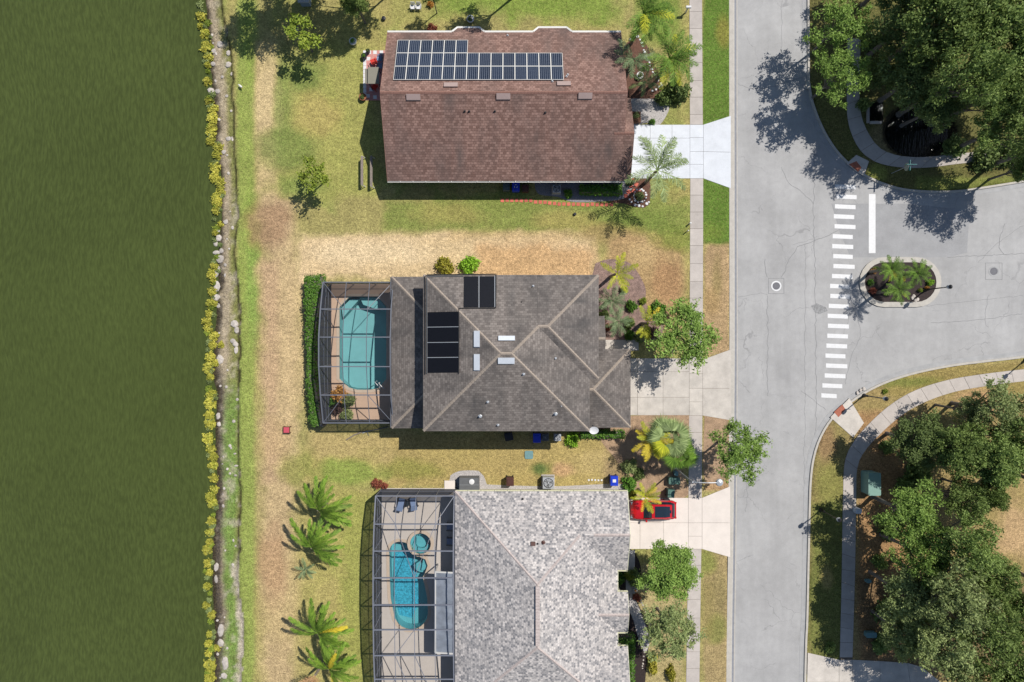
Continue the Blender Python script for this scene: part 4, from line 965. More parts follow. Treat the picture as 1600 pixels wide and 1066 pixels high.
# ---------------------------------------------------------------- vegetation
def leaf_quads(pos, L, Wd, g, up=.75):
    n = len(pos); nr = g.normal(size=(n, 3)); nr[:, 2] = np.abs(nr[:, 2])+up; nr /= np.linalg.norm(nr, axis=1)[:, None]
    t = np.cross(nr, g.normal(size=(n, 3))); t /= np.linalg.norm(t, axis=1)[:, None]+1e-9; b = np.cross(nr, t)
    s = (g.uniform(.65, 1.35, n))[:, None]
    v = np.stack([pos-t*L*s/2, pos+b*Wd*s/2-t*L*s*.08, pos+t*L*s/2, pos-b*Wd*s/2-t*L*s*.08], 1).reshape(-1, 3)
    return v, np.arange(4*n).reshape(-1, 4)
def leaf_mesh(name, pos, L, Wd, g, up=.75):
    v, q = leaf_quads(pos, L, Wd, g, up); return fast_mesh(name, v, q)
def crown_points(g, R_, Hc, lobes, clumps, per, cr):
    """leaf positions: lobes on the crown, leaf clumps on the outside of the lobes"""
    pts = []; cents = []
    for i in range(lobes):
        a = 2*math.pi*i*.618+g.uniform(-.35, .35); rr = R_*(.80*math.sqrt((i+.5)/lobes)*g.uniform(.78, 1.15))
        lc = np.array([rr*math.cos(a), rr*math.sin(a), Hc*(.40*(1-(rr/R_)**2)+g.uniform(-.22, .18))]); lr = R_*g.uniform(.16, .30); cents.append(lc)
        for k in range(clumps):
            d = g.normal(size=3); d[2] = d[2]*.8+.15; d /= np.linalg.norm(d)
            c = lc+d*lr*np.array([1, 1, .55])*g.uniform(.45, 1.25)
            m = int(per*g.uniform(.5, 1.4)); o = g.normal(size=(m, 3))*cr*np.array([1, 1, .55])*g.uniform(.7, 1.3)
            pts.append(c+o)
    return np.concatenate(pts), cents
def trunk_mesh(g, h, r, cents, hc, name='trunk'):
    mb = MB(); top = Vector((g.uniform(-.2, .2), g.uniform(-.2, .2), h))
    mb.tube([(0, 0, -.15), (0, 0, .25), top*.55, top], [r*1.5, r*1.1, r*.85, r*.6], 8)
    for c in cents:
        e = Vector((c[0], c[1], c[2]+hc)); b = top*g.uniform(.6, .95); m = b.lerp(e, .5)+Vector((g.uniform(-.2, .2), g.uniform(-.2, .2), g.uniform(.0, .3)))
        mb.tube([b, m, e], [r*.42, r*.26, r*.07], 5)
        for _ in range(4):
            e2 = e+Vector((g.uniform(-.9, .9), g.uniform(-.9, .9), g.uniform(-.2, .6))); mb.tube([m.lerp(e, g.uniform(.2, .9)), e2], [r*.13, r*.03], 4)
    me = mb.mesh(name); me.materials.append(MATS['bark']); return me
TREES = {}
def tree_kind(key, seed, R_, Hc, hc, lobes, clumps, per, cr, L, Wd, trunk_r):
    g = np.random.default_rng(seed); p, cents = crown_points(g, R_, Hc, lobes, clumps, per, cr)
    me = leaf_mesh('crown', p+np.array([0, 0, hc]), L, Wd, g); me.materials.append(MATS['leaf_oak'])
    TREES[key] = (trunk_mesh(g, hc*.75, trunk_r, cents, hc), me, hc, R_)
for i in range(4): tree_kind(('oak', i), 100+i, 4.0, 3.4, 6.0, 23+i, 11, 34, .25, .26, .13, .26)
for i in range(3): tree_kind(('street', i), 140+i, 3.2, 2.8, 4.6, 18+i, 8, 36, .20, .30, .10, .14)
for i in range(3): tree_kind(('dense', i), 170+i, 3.8, 3.0, 5.6, 24+i, 16, 42, .24, .24, .13, .24)
for i in range(2): tree_kind(('airy', i), 190+i, 3.2, 2.8, 4.6, 19+i, 6, 34, .20, .30, .11, .12)
tree_kind(('sparse', 0), 200, 1.7, 1.4, 2.6, 6, 7, 26, .20, .24, .15, .07); tree_kind(('sparse', 1), 201, 1.7, 1.4, 2.6, 7, 6, 26, .20, .24, .15, .07)
tn = 0
def tree(kind, px, py, r_px, zc, leaf, label, group=None, name='oak_tree', cat='tree', sz=1.0):
    """crown centre seen at (px, py) at height zc, crown radius r_px in photo pixels"""
    global tn; tn += 1
    tr, cr, hc, R0 = TREES[kind]; c = P(px, py, zc); s = r_px*(H-zc)/F/R0
    t = thing(name, label, cat, (c.x, c.y, 0), group, rz=(tn*2.39) % 6.28)
    t.scale = (s, s, zc/hc*sz)
    obj('trunk', tr, None, t); obj('crown', cr, MATS[leaf], t); return t
WN = 'dark oaks crowded round the small pond'
for i, (x, y, r, z) in enumerate([(1405, 48, 60, 5.2), (1472, 30, 74, 9.5), (1552, 48, 76, 9.0), (1435, 118, 62, 6.2), (1508, 118, 60, 9.5), (1588, 128, 62, 8.0), (1568, 200, 56, 6.5), (1375, 118, 28, 3.6), (1398, -40, 56, 5.5), (1500, -50, 70, 9), (1600, -20, 70, 9), (1460, 168, 40, 5), (1650, 220, 60, 8), (1660, 60, 70, 9), (1600, 262, 30, 4.5), (1540, 150, 44, 7.5)]):
    tree(('dense', i % 3) if i % 2 else ('oak', i % 4), x, y, r, z, 'leaf_dark' if i in (0, 3, 7, 8, 11) else 'leaf_oak', {0: 'dark oak next to the two bright street trees', 3: 'blackish oak overhanging the concrete pond weir', 7: 'small blackish tree at the bend of the shaded sidewalk', 11: 'dark oak leaning over the open water of the pond', 6: 'leafy oak where the shaded sidewalk runs under the wood', 14: 'low shrubby oak at the verge beyond the stop sign'}.get(i, 'dark green oak in the wood round the small pond'), WN if i not in (0, 3, 6, 7, 11, 14) else None)
for i, (x, y, r) in enumerate([(1310, 42, 50), (1310, 120, 49)]):
    tree(('airy', i), x, y, r, 5.2, 'leaf_street', ['bright green street tree shading the kerb, farther from the stop sign', 'bright green street tree shading the kerb, nearer the stop sign'][i], name='street_tree')
SEL = {0: 'dark oak adjoining the round lone oak in the sidewalk bend', 2: 'small olive tree whose twigs reach the pale curving sidewalk', 5: 'dark oak between the broad bright tree and dry clearing', 9: 'olive oak beside the tiny teal box', 11: 'dark oak directly below the dry clearing', 12: 'low olive oak beside the shaded driveway'}
WS = 'trees of the wood between the curving sidewalk and the driveway'
for i, (x, y, r, z, lf) in enumerate([(1500, 705, 46, 6.5, 'leaf_oak'), (1556, 640, 48, 6.0, 'leaf_olive'), (1510, 640, 30, 4.5, 'leaf_olive'), (1552, 715, 52, 7.0, 'leaf_oak'), (1600, 690, 48, 7.0, 'leaf_oak'), (1505, 780, 40, 6.0, 'leaf_oak'), (1540, 770, 30, 6, 'leaf_oak'),
        (1440, 868, 48, 6.5, 'leaf_street'), (1500, 850, 52, 8.0, 'leaf_oak'), (1416, 930, 50, 6.0, 'leaf_olive'), (1484, 925, 60, 8.5, 'leaf_olive'), (1545, 900, 46, 7, 'leaf_oak'), (1410, 990, 42, 5.0, 'leaf_olive'), (1470, 1000, 56, 7.5, 'leaf_olive'), (1535, 985, 58, 8.0, 'leaf_oak'), (1592, 960, 44, 7, 'leaf_oak'), (1592, 1040, 56, 7.5, 'leaf_oak'), (1505, 1062, 50, 7, 'leaf_olive'), (1560, 1100, 60, 8, 'leaf_oak'), (1660, 760, 60, 8, 'leaf_oak'), (1670, 930, 60, 8, 'leaf_oak'), (1650, 640, 46, 7, 'leaf_olive')]):
    tree(('oak', i % 4) if i % 3 else ('dense', i % 3), x, y, r, z, lf, SEL[i] if i in SEL else 'olive grey oak in the wood beside the curving sidewalk' if lf == 'leaf_olive' else ('bright green leafy tree in the wood near the lamp post' if lf == 'leaf_street' else 'dark green oak in the wood beside the curving sidewalk'), WS if lf != 'leaf_street' and i not in SEL else None)
tree(('dense', 1), 1436, 690, 47, 5.2, 'leaf_dark', 'round dark oak alone inside the bend of the curving sidewalk')
tree(('oak', 2), 1420, 800, 56, 6.0, 'leaf_street', 'broad bright green tree overhanging the green utility cabinet')
tree(('street', 0), 1068, 520, 60, 5.0, 'leaf_street', 'airy street tree over the sidewalk at the grey driveway', name='street_tree')
tree(('street', 1), 1151, 703, 50, 5.2, 'leaf_street', 'street tree leaning over the kerb between two driveways', name='street_tree')
tree(('dense', 2), 1046, 889, 47, 4.6, 'leaf_street', 'dense round tree beside the cream driveway', name='street_tree')
tree(('street', 2), 1044, 982, 50, 4.6, 'leaf_olive', 'loose olive green tree beside the white gravel curve', name='street_tree')
tree(('sparse', 0), 471, 56, 30, 3.4, 'leaf_sparse', 'thin young tree with bare limbs near the shaded lawn', name='young_tree')
tree(('sparse', 1), 490, 274, 28, 3.2, 'leaf_sparse', 'thin young tree standing alone on the back lawn', name='young_tree')
for i, (x, y, r, z) in enumerate([(412, -72, 50, 7), (474, -84, 52, 7.5), (540, -78, 50, 7.5), (592, -66, 36, 6), (800, -66, 40, 7)]):
    tree(('street', i % 3), x, y, r*1.15, z, 'leaf_oak', 'tall oak of the neighbouring garden shading the lawn edge', 'oaks of the neighbouring garden')
tree(('dense', 0), 556, 4, 24, 4.0, 'leaf_oak', 'small bushy tree at the shaded end of the back lawn', name='garden_tree')
tree(('street', 1), 676, -8, 20, 3.5, 'leaf_street', 'small leafy tree beside the two white garden chairs', name='garden_tree')

# ---- palms: every frond is a part
def frond_mesh(name, L, pairs, leaf, droop, seed, wid=.055, arch=.9, hang=.45, sweep=.75):
    g = np.random.default_rng(seed); V = []; Q = []
    def rach(s): return np.array([L*s*(1-.10*s*s), 0, L*(arch*.55*s-droop*s*s)])
    def quad(a, b, w, up):
        d = b-a; r = np.cross(d, up); r = r/(np.linalg.norm(r)+1e-9)*w/2; k = len(V); V.extend([a-r*.5, a+r*.5, a+d*.55+r, b, a+d*.55-r]); Q.append((k, k+1, k+2, k+3, k+4))
    for i in range(8):
        a, b = rach(i/8), rach((i+1)/8); r = np.array([0, .035*(1-i/9), 0]); k = len(V); V.extend([a-r, a+r, b+r*.85, b-r*.85, (a+b)/2+np.array([0, 0, .03])]); Q.append((k, k+1, k+2, k+3, k+3))
    for i in range(pairs):
        s = .12+.86*i/(pairs-1); a = rach(s); ll = leaf*(math.sin(math.pi*min(1, .18+.80*s))**.6)*g.uniform(.85, 1.1); tg = rach(min(1, s+.02))-rach(s-.02); tg /= np.linalg.norm(tg)
        for sd in (-1, 1):
            d = tg*(sweep+.3*g.normal())+np.array([0, sd*.8, -hang*g.uniform(.1, 1.5)+.3]); d /= np.linalg.norm(d)
            quad(a, a+d*ll, wid, np.array([0, 0, 1.]))
    me = bpy.data.meshes.new(name); me.from_pydata([tuple(v) for v in V], [], [q if q[3] != q[4] else q[:4] for q in Q]); me.materials.append(MATS['frond_green']); return me
def fan_mesh(name, L, n, seed):
    g = np.random.default_rng(seed); V = []; Q = []
    pet = L*.5
    V += [(0, -.02, 0), (0, .02, 0), (pet, .015, pet*.35), (pet, -.015, pet*.35)]; Q.append((0, 1, 2, 3)); c = np.array([pet, 0, pet*.35])
    for i in range(n):
        a = -1.9+3.8*i/(n-1); d = np.array([math.cos(a), math.sin(a), -.15-.15*abs(a)]); d /= np.linalg.norm(d); ll = L*.55*g.uniform(.85, 1.1); r = np.cross(d, [0, 0, 1]); r = r/np.linalg.norm(r)*.05
        k = len(V); V += [tuple(c), tuple(c+d*ll*.5+r), tuple(c+d*ll+np.array([0, 0, -.08])), tuple(c+d*ll*.5-r)]; Q.append((k, k+1, k+2, k+3))
    me = bpy.data.meshes.new(name); me.from_pydata(V, [], Q); me.materials.append(MATS['frond_green']); return me
FR = {'queen': [frond_mesh('frond', 2.6, 42, .60, .62, 300+i, .036, 1.25, .9) for i in range(3)],
      'feather': [frond_mesh('frond', 2.2, 44, .46, .42, 310+i, .032, 1.1, .5) for i in range(3)],
      'plume': [frond_mesh('frond', 2.5, 46, .44, .40, 340+i, .034, 1.0, .35, 1.5) for i in range(3)],
      'cycad': [frond_mesh('frond', 1.5, 44, .34, .36, 320+i, .05, .9, .1) for i in range(2)],
      'fan': [fan_mesh('frond', 1.7, 22, 330+i) for i in range(2)]}
def palm(px, py, zc, kind, L, n, leaf, label, group=None, yel=0.0, wind=0.0, wdir=.7, leaf2='frond_yellow', trunk_r=.13, name='palm', az=None):
    """palm with its crown centre seen at (px, py), zc metres up; L scales the fronds; wind pulls them towards wdir"""
    c = P(px, py, zc); g = random.Random(int(px*13+py)); t = thing(name, label, 'palm tree', (c.x, c.y, 0), group)
    lean = Vector((g.uniform(-.15, .15), g.uniform(-.15, .15), 0)); mb = MB()
    k = max(4, int(zc/.25)); pts = [(-lean.x*(1-i/k), -lean.y*(1-i/k), -.1+(zc+.05)*i/k) for i in range(k+1)]
    me = MB().tube(pts, [trunk_r*(1.35-.5*i/k)*(1.0 if i % 2 else 1.1) for i in range(k+1)], 8).mesh('trunk'); obj('trunk', me, MATS['bark_palm'], t)
    for i in range(n):
        a = 2*math.pi*i*.618+g.uniform(-.15, .15) if az is None else math.radians(az[i % len(az)]+g.uniform(-6, 6))
        if wind:
            da = (wdir-a+math.pi) % (2*math.pi)-math.pi; a += da*wind*g.uniform(.7, 1.2)
        tilt = (-.55+1.0*(i/n)) if az is None else g.uniform(-.35, .15)
        o = obj('frond', g.choice(FR[kind]), MATS[leaf2 if g.random() < yel else leaf], t, (0, 0, zc)); s = L*g.uniform(.82, 1.12)*(.55 if kind == 'fan' and i % 3 == 0 else 1)
        o.scale = (s, s, s); o.rotation_euler = (g.uniform(-.25, .25), tilt, a)
    return t
palm(1006, 22, 6.2, 'queen', 1.2, 22, 'frond_green', 'tall queen palm beside the brown roof, next to the sidewalk', yel=.12, wind=.3, wdir=-.3)
palm(1046, 92, 5.6, 'queen', 1.15, 22, 'frond_green', 'queen palm whose fronds hang over the sidewalk', yel=.12, wind=.2, wdir=-.4)
palm(990, 92, 4.6, 'queen', .9, 11, 'frond_blue', 'queen palm brushing the corner of the brown roof', wind=.25, wdir=-1.6)
palm(1008, 128, 2.2, 'feather', .75, 10, 'frond_pale', 'low palm in the brown mulch bed of the brown roofed house')
palm(1027, 266, 5.2, 'queen', 1.3, 13, 'frond_pale', 'pale queen palm leaning over the white driveway', az=[115, 60, 12, 200, -40, -75, -110, 150, 35, 85])
palm(964, 428, 4.0, 'feather', .95, 8, 'frond_yellow', 'yellow green palm beside the corner of the grey brown roof', az=[140, 75, 20, -40, -60, 235, 100, -15])
palm(956, 470, 2.4, 'queen', .62, 14, 'frond_blue', 'blue green palm by the porch, nearest the roof corner', trunk_r=.1); palm(965, 503, 2.4, 'queen', .62, 14, 'frond_blue', 'blue green palm by the porch, beside the entry path', trunk_r=.1)
palm(1012, 506, 3.6, 'feather', .85, 8, 'frond_yellow', 'lime yellow palm between porch and airy street tree', az=[95, 120, -95, -80, 0, 220, -120, 60], leaf2='frond_gold', yel=.2)
palm(1045, 685, 3.6, 'fan', 1.3, 26, 'frond_pale', 'fan palm with stiff pale leaves beside the stained driveway', yel=.2, name='fan_palm'); palm(1018, 688, 3.2, 'feather', 1.0, 13, 'frond_yellow', 'lime yellow feather palm beside the fan palm', leaf2='frond_gold', yel=.4)
palm(1060, 708, 3.2, 'fan', 1.1, 18, 'frond_green', 'green fan palm above the small green boxes', name='fan_palm')
palm(1008, 776, 3.2, 'feather', .78, 11, 'frond_yellow', 'yellow palm drooping over the red car', leaf2='frond_gold', yel=.4, az=[110, 35, 20, 180, -80, -110, -60, 150, 60, 0, -20])
LP = 'feathery palms of the back lawn'
for x, y, l in ((497, 797, 'northern feathery palm of the clump with no yellow fronds'), (487, 856, 'southern feathery palm of the clump with no yellow fronds'), (497, 990, 'feathery palm with golden fronds beside the long cage'), (514, 1046, 'feathery palm with golden and brown fronds at the lawn edge')):
    palm(x, y, 3.2, 'plume', 1.35, 17, 'frond_plume', l, LP, yel=0 if y < 900 else .16, wind=.5, wdir=.8, leaf2='frond_gold', trunk_r=.16)
palm(478, 890, 1.4, 'feather', .55, 9, 'frond_blue', 'small blue green palm at the foot of the palm clump', trunk_r=.08); palm(492, 1056, 2.4, 'feather', .8, 6, 'frond_brown', 'withered brown palm beneath the golden fronds', az=[200, 230, 260, 280, 310, 250])
for x, y, l in ((1392, 420, 'island palm nearest the stop line'), (1432, 427, 'island palm nearest the thin sign post'), (1403, 452, 'island palm nearest the crosswalk stripes at the lower kerb')): palm(x, y, 3.4, 'queen', .58, 20, 'frond_green', l, 'palms on the traffic island', trunk_r=.12, yel=.05)
palm(1352, 800-360, .3, 'cycad', .01, 1, 'frond_green', 'x') if False else None

# ---- shrubs, hedges, ground plants
def bush_mesh(seed, n=900, L=.24, Wd=.12):
    g = np.random.default_rng(seed); cl = []
    for k in range(26):
        d = g.normal(size=3); d[2] = abs(d[2]); d /= np.linalg.norm(d); c = d*np.array([.8, .8, .75])*g.uniform(.55, 1.0); cl.append(c+g.normal(size=(n//26, 3))*.15)
    p = np.concatenate(cl); p[:, 2] = np.abs(p[:, 2])+.02
    me = leaf_mesh('shrub', p, L, Wd, g, .5); me.materials.append(MATS['leaf_hedge']); return me
BUSH = [bush_mesh(400+i) for i in range(4)]; TUFT = [bush_mesh(410+i, 420, .34, .10) for i in range(3)]
bn = 0
def bush(px, py, r_px, h, leaf, label, group=None, name='shrub', cat='shrub', z0=0.0, sy=1.0, mesh=None):
    global bn; bn += 1
    c = P(px, py, z0+h*.6); r = r_px*(H-h)/F; o = obj(name, (mesh or BUSH)[bn % len(mesh or BUSH)], MATS[leaf]); o.location = (c.x, c.y, z0); o.scale = (r, r*sy, h); o.rotation_euler = (0, 0, bn*1.7 if sy == 1 else 0)
    return tag(o, label, cat, group)
def hedge(label, poly_px, h, leaf, dens, name='hedge', L=.2, core=True):
    pts = [(p.x, p.y) for p in pxs(poly_px, h*.5)]; xs_, ys_ = zip(*pts); g = np.random.default_rng(len(label)*7)
    area = (max(xs_)-min(xs_))*(max(ys_)-min(ys_)); n = int(area*dens); X, Y = g.uniform(min(xs_)-.1, max(xs_)+.1, n), g.uniform(min(ys_)-.1, max(ys_)+.1, n)
    d = inside_dist(X, Y, pts); bump = fbm(X, Y, .9, 5, 2); k = d > -.12*bump; X, Y, d = X[k], Y[k], d[k]
    Z = h*(np.where(d > .16, g.uniform(.82, 1.04, len(X)), g.uniform(.08, 1.0, len(X))))*(.9+.2*bump[k])
    c = (sum(xs_)/len(xs_), sum(ys_)/len(ys_), 0); me = leaf_mesh('foliage', np.stack([X-c[0], Y-c[1], Z], 1), L, L*.55, g, .5)
    t = thing(name, label, 'hedge', c); obj('foliage', me, MATS[leaf], t)
    q = inset(pts, .14); MB().prism([(p.x, p.y) for p in q], 0, h*.86).build('twigs', MATS['bark'], t); return t
hedge('clipped bright green hedge along the screen cage of the turquoise pool', [(478, 432), (506, 430), (508, 446), (501, 470), (497, 520), (496, 590), (500, 640), (504, 664), (488, 664), (482, 600), (480, 520)], 1.7, 'leaf_hedge', 330)
hedge('low green hedge in the grey gravel under the brown roof', [(906, 290), (970, 290), (971, 306), (906, 304)], .9, 'leaf_hedge', 420)
hedge('low hedge under the eave beside the satellite dish', [(908, 672), (975, 672), (975, 684), (908, 684)], .9, 'leaf_hedge', 420)
hedge('tall clipped hedge at the front gable of the pale grey roofed house', [(960, 990), (990, 990), (990, 1066), (990, 1100), (972, 1100), (972, 1020)], 1.5, 'leaf_hedge', 330)
bush(733, 414, 17, 1.6, 'leaf_lime', 'round lime green shrub against the grey brown roof'); bush(694, 415, 16, 1.5, 'leaf_yellow', 'mottled yellow shrub with dark base beside the lime shrub')
bush(1062, 138, 22, 2.4, 'leaf_dark', 'round glossy dark shrub beside the sidewalk'); bush(1040, 150, 16, 1.6, 'leaf_dark', 'dark shrub at the pale gravel next to the round glossy one')
bush(895, 688, 13, 1.0, 'leaf_lime', 'round shrub with yellow green rim beside the air conditioners'); bush(965, 905, 13, 1.4, 'leaf_hedge', 'leafy shrub in the notch between two front gables', z0=.0); bush(985, 902, 9, 1.2, 'leaf_sparse', 'yellow green shrub at the outer side of the gable notch')
bush(1030, 480, 14, 1.4, 'leaf_hedge', 'green shrub between the pink mulch and the dry lawn'); bush(1040, 496, 10, 1.2, 'leaf_purple', 'dark purple shrub between the pink mulch and street tree'); bush(1020, 520, 12, 1.2, 'leaf_purple', 'dark purple shrub beside the entry path'); bush(950, 512, 7, .9, 'leaf_red', 'deep red shrub at the porch roof'); bush(975, 452, 7, .9, 'leaf_olive', 'grey green shrub in the pink mulch nearest the yellow green palm'); bush(988, 478, 10, 1.1, 'leaf_hedge', 'leafy green shrub in the middle of the pink mulch'); bush(944, 492, 9, 1.0, 'leaf_dark', 'dark shrub against the wall beside the porch'); bush(985, 505, 10, 1.1, 'leaf_oak', 'green shrub between the blue green palms and the lime palm'); bush(1005, 470, 7, .8, 'leaf_sparse', 'small yellow green shrub at the outer edge of the pink mulch'); bush(1000, 528, 9, .9, 'leaf_olive', 'olive shrub at the end of the entry path'); bush(984, 524, 9, .8, 'leaf_hedge', 'low green shrub at the entry path')
bush(985, 758, 14, 1.3, 'leaf_hedge', 'green shrub beside the blue bin with white label'); bush(988, 775, 9, 1.4, 'leaf_yellow', 'yellow flowering shrub at the roof corner above the red car'); bush(985, 730, 14, 1.0, 'leaf_olive', 'olive shrub in the shade of the fan palms'); bush(1000, 742, 10, .9, 'leaf_dark', 'dark shrub between the yellow palm and lamp post')
bush(972, 1010, 9, 1.0, 'leaf_yellow', 'gold variegated shrub beside the white gravel curve', sy=2.2); bush(1022, 1040, 10, 1.1, 'leaf_yellow', 'gold shrub at the far end of the white gravel curve', sy=2.0); bush(1050, 1056, 8, 1.0, 'leaf_yellow', 'gold shrub alone in the dry front lawn', sy=1.8); bush(992, 905, 15, .9, 'leaf_dark', 'dark ground shrub under the dense round tree'); bush(996, 935, 7, .7, 'leaf_red', 'small orange red shrub by the gable corner')
bush(1000, 306, 8, .8, 'leaf_olive', 'spiky plant inside the white stone ring'); bush(674, 43, 9, .9, 'leaf_red', 'red leaved shrub at the white bay gutter'); bush(588, 757, 9, .9, 'leaf_red', 'dark red flowering shrub at the corner of the long cage'); bush(600, 760, 6, .7, 'leaf_red', 'small red flowering shrub next to the larger one'); bush(672, 5, 6, .8, 'leaf_orange', 'orange flowering plant in the upper garden')
bush(888, 302, 8, .7, 'leaf_hedge', 'small green plant between air conditioner and low hedge'); bush(985, 285, 6, .7, 'leaf_dark', 'tiny dark shrub at the brown roof corner'); bush(1384, 600+12, 5, .4, 'leaf_sparse', 'small pale weed tuft on the verge') ; bush(1020, 190, 6, .5, 'leaf_hedge', 'small green shrub at the pale gravel edge')
bush(528, 618, 14, 1.5, 'leaf_orange', 'yellow and red croton shrub inside the pool cage', z0=.03); bush(542, 628, 12, 1.7, 'leaf_olive', 'grey green shrub inside the pool cage', z0=.03); bush(520, 628, 10, 1.3, 'leaf_hedge', 'bright green shrub in the corner of the pool cage', z0=.03); bush(527, 640, 12, 1.2, 'leaf_purple', 'purple leaved shrub inside the pool cage', z0=.03); bush(540, 648, 11, 1.0, 'leaf_olive', 'low grey shrub at the cage end wall', z0=.03)
for i, (x, y, r, lf, l) in enumerate([(1366, 423, 6, 'leaf_orange', 'orange flowers near the crosswalk end of the island'), (1362, 441, 6, 'leaf_hedge', 'small green plant near the crosswalk end of the island'), (1366, 455, 7, 'leaf_red', 'dark red plants near the crosswalk end of the island'), (1455, 440, 7, 'leaf_lime', 'lime green plant at the far end of the island'), (1450, 450, 4, 'leaf_orange', 'peach flowers beside the lime plant on the island'), (1412, 436, 6, 'leaf_yellow', 'yellow plant between the three island palms'), (1440, 453, 4, 'leaf_sparse', 'tiny yellow plant at the sign post foot on the island')]): bush(x, y, r, .6, lf, l, 'flowers on the traffic island', 'flower_clump', 'flowers', .0, mesh=TUFT)
# undergrowth seen in gaps of the woods
for x, y, r, h_ in ((1478, 690, 22, 2), (1390, 700, 12, 1.2), (1400, 830, 24, 2), (1380, 880, 14, 1.5), (1392, 960, 22, 1.6), (1385, 1005, 16, 1.2), (1355, 180-20, 12, 1.5), (1500, 225, 22, 1.8), (1545, 245, 22, 1.8), (1590, 235, 26, 2.0), (1480, 120, 30, 2.5), (1370, 60, 20, 2), (1440, 740, 20, 1.6), (1420, 758, 16, 1.6), (1300, 1014, 10, .7), (1376, 1012, 14, .6)):
    bush(x, y, r, h_, 'leaf_dark' if y < 300 else 'leaf_oak', 'dark undergrowth shrub beneath the pond oaks' if y < 300 else 'green undergrowth shrub beside the wood sidewalk', 'undergrowth shrubs of the pond wood' if y < 300 else 'undergrowth shrubs of the sidewalk wood')
# shore plants and stones
SP = [(313, 24, 8), (312, 40, 5), (320, 52, 8), (322, 73, 10), (325, 88, 8), (323, 101, 5), (323, 126, 7), (325, 157, 6), (332, 169, 9), (331, 184, 9), (330, 197, 7), (330, 206, 9), (327, 219, 8), (340, 230, 8), (338, 241, 8), (336, 260, 9), (333, 277, 9), (343, 286, 8), (344, 297, 8), (338, 307, 8), (337, 316, 9), (337, 329, 7), (343, 350, 5), (335, 363, 5), (334, 417, 7), (330, 429, 8), (331, 440, 5), (330, 455, 7), (330, 475, 9), (326, 490, 6), (321, 503, 8), (324, 513, 7), (334, 526, 8), (331, 539, 7), (344, 539, 6), (327, 558, 8), (326, 575, 10), (336, 567, 6), (327, 590, 6), (329, 617, 8), (328, 630, 10), (326, 649, 8), (327, 664, 9), (324, 686, 9), (328, 701, 8), (332, 714, 8), (332, 729, 8), (333, 748, 7), (334, 765, 7), (327, 777, 8), (332, 788, 8), (329, 815, 7), (327, 832, 7), (326, 848, 6), (323, 860, 8), (324, 881, 7), (326, 895, 6), (322, 917, 6), (321, 947, 6), (330, 962, 7), (326, 992, 6), (324, 1007, 6), (339, 1013, 6), (325, 1022, 6), (326, 1041, 11), (327, 1061, 9), (318, -20, 9), (322, 1085, 9)]
SM = [bush_mesh(430+i, 420, .42, .24) for i in range(4)]
for i, (x, y, r) in enumerate(SP): bush(x, y, r*1.12, .5, 'leaf_shore', 'yellow green water plant clump along the lake edge', 'water plants along the lake edge', 'water_plant', 'water plant', -.62, mesh=SM)
for i in range(80):
    y = i*13.6-8+R.uniform(-5, 5); x = np.interp(y, *zip(*SHORE))+R.uniform(-6, 7); bush(x, y, R.uniform(3.5, 7), .36, 'leaf_olive' if i % 3 else 'leaf_sparse', 'low dark olive weed clump between the yellow water plants', 'olive weeds along the lake edge', 'shore_weed', 'weed', -.62, mesh=SM)
def rock_mesh(seed):
    g = np.random.default_rng(seed); mb = MB(); n = 9; k = g.uniform(.75, 1.2, n)
    prof = [(.9, -.25), (1.0, .1), (.86, .5), (.45, .72)]
    vs = [(r*k[i]*math.cos(2*math.pi*i/n), r*k[(i+1) % n]*math.sin(2*math.pi*i/n), z+g.uniform(-.08, .08)) for r, z in prof for i in range(n)]
    mb.add(vs, [(a*n+i, a*n+(i+1) % n, (a+1)*n+(i+1) % n, (a+1)*n+i) for a in range(3) for i in range(n)]+[tuple(range(3*n, 4*n))]); me = mb.mesh('rock'); me.materials.append(MATS['rock']); return me
ROCK = [rock_mesh(500+i) for i in range(5)]
sy_, sx_ = zip(*SHORE); ey_, ex_ = zip(*ERO)
RK = [(339, 424, 4, 2.6), (339, 448, 4.5, 2.0), (338, 465, 6, 1), (341, 478, 3.5, 1), (366, 507, 6, 1), (370, 516, 4, 1.4), (364, 533, 4, 1), (368, 538, 5, 1), (369, 547, 3.5, 1.6), (343, 69, 5, 1), (334, 80, 4, 1), (357, 83, 4, 1), (357, 101, 5, 1), (330, 142, 6, .8), (340, 142, 4, 1), (333, 100, 4, 1), (354, 150, 2.5, 1), (340, 360, 4, 1), (342, 372, 5, 1), (338, 381, 4, 1), (346, 392, 4, 1), (339, 395, 6, .6), (353, 347, 4, 1), (357, 217, 4, 1), (350, 238, 3.5, 1), (344, 405, 6, 1.2), (344, 562, 5, 1.6), (341, 650, 4, 1.4), (342, 663, 3.5, 1), (359, 697, 2.5, 1), (367, 709, 2.5, .6), (369, 728, 3, .6), (368, 743, 3, .6), (338, 886, 4, 1.6), (338, 905, 3, 2), (345, 985, 5, 2.2), (345, 1005, 4.5, 1.5), (352, 1036, 6, 1.8), (350, 1056, 5, 1)]
for i in range(46):
    y = R.uniform(0, 1066); t_ = R.uniform(.25, 1.0); x = np.interp(y, sy_, sx_)*(1-t_)+np.interp(y, ey_, ex_)*t_; RK.append((x, y, R.uniform(1.3, 2.6), R.uniform(.8, 1.5)))
for i, (x, y, r, st) in enumerate(RK):
    tt = (x-np.interp(y, sy_, sx_))/(np.interp(y, ey_, ex_)-np.interp(y, sy_, sx_)); zz = -.30-.30*max(0, 1-tt) if tt < 1 else -.02
    o = obj('rock', ROCK[i % 5], MATS['rock']); c = P(x, y, zz); o.location = c; s = r*H/F; o.scale = (s, s*st, s*.6); o.rotation_euler = (0, 0, R.uniform(-.3, .3)+(0 if st != 1 else i)); tag(o, 'pale stone lying on the lake bank', 'rock', 'stones on the lake bank')
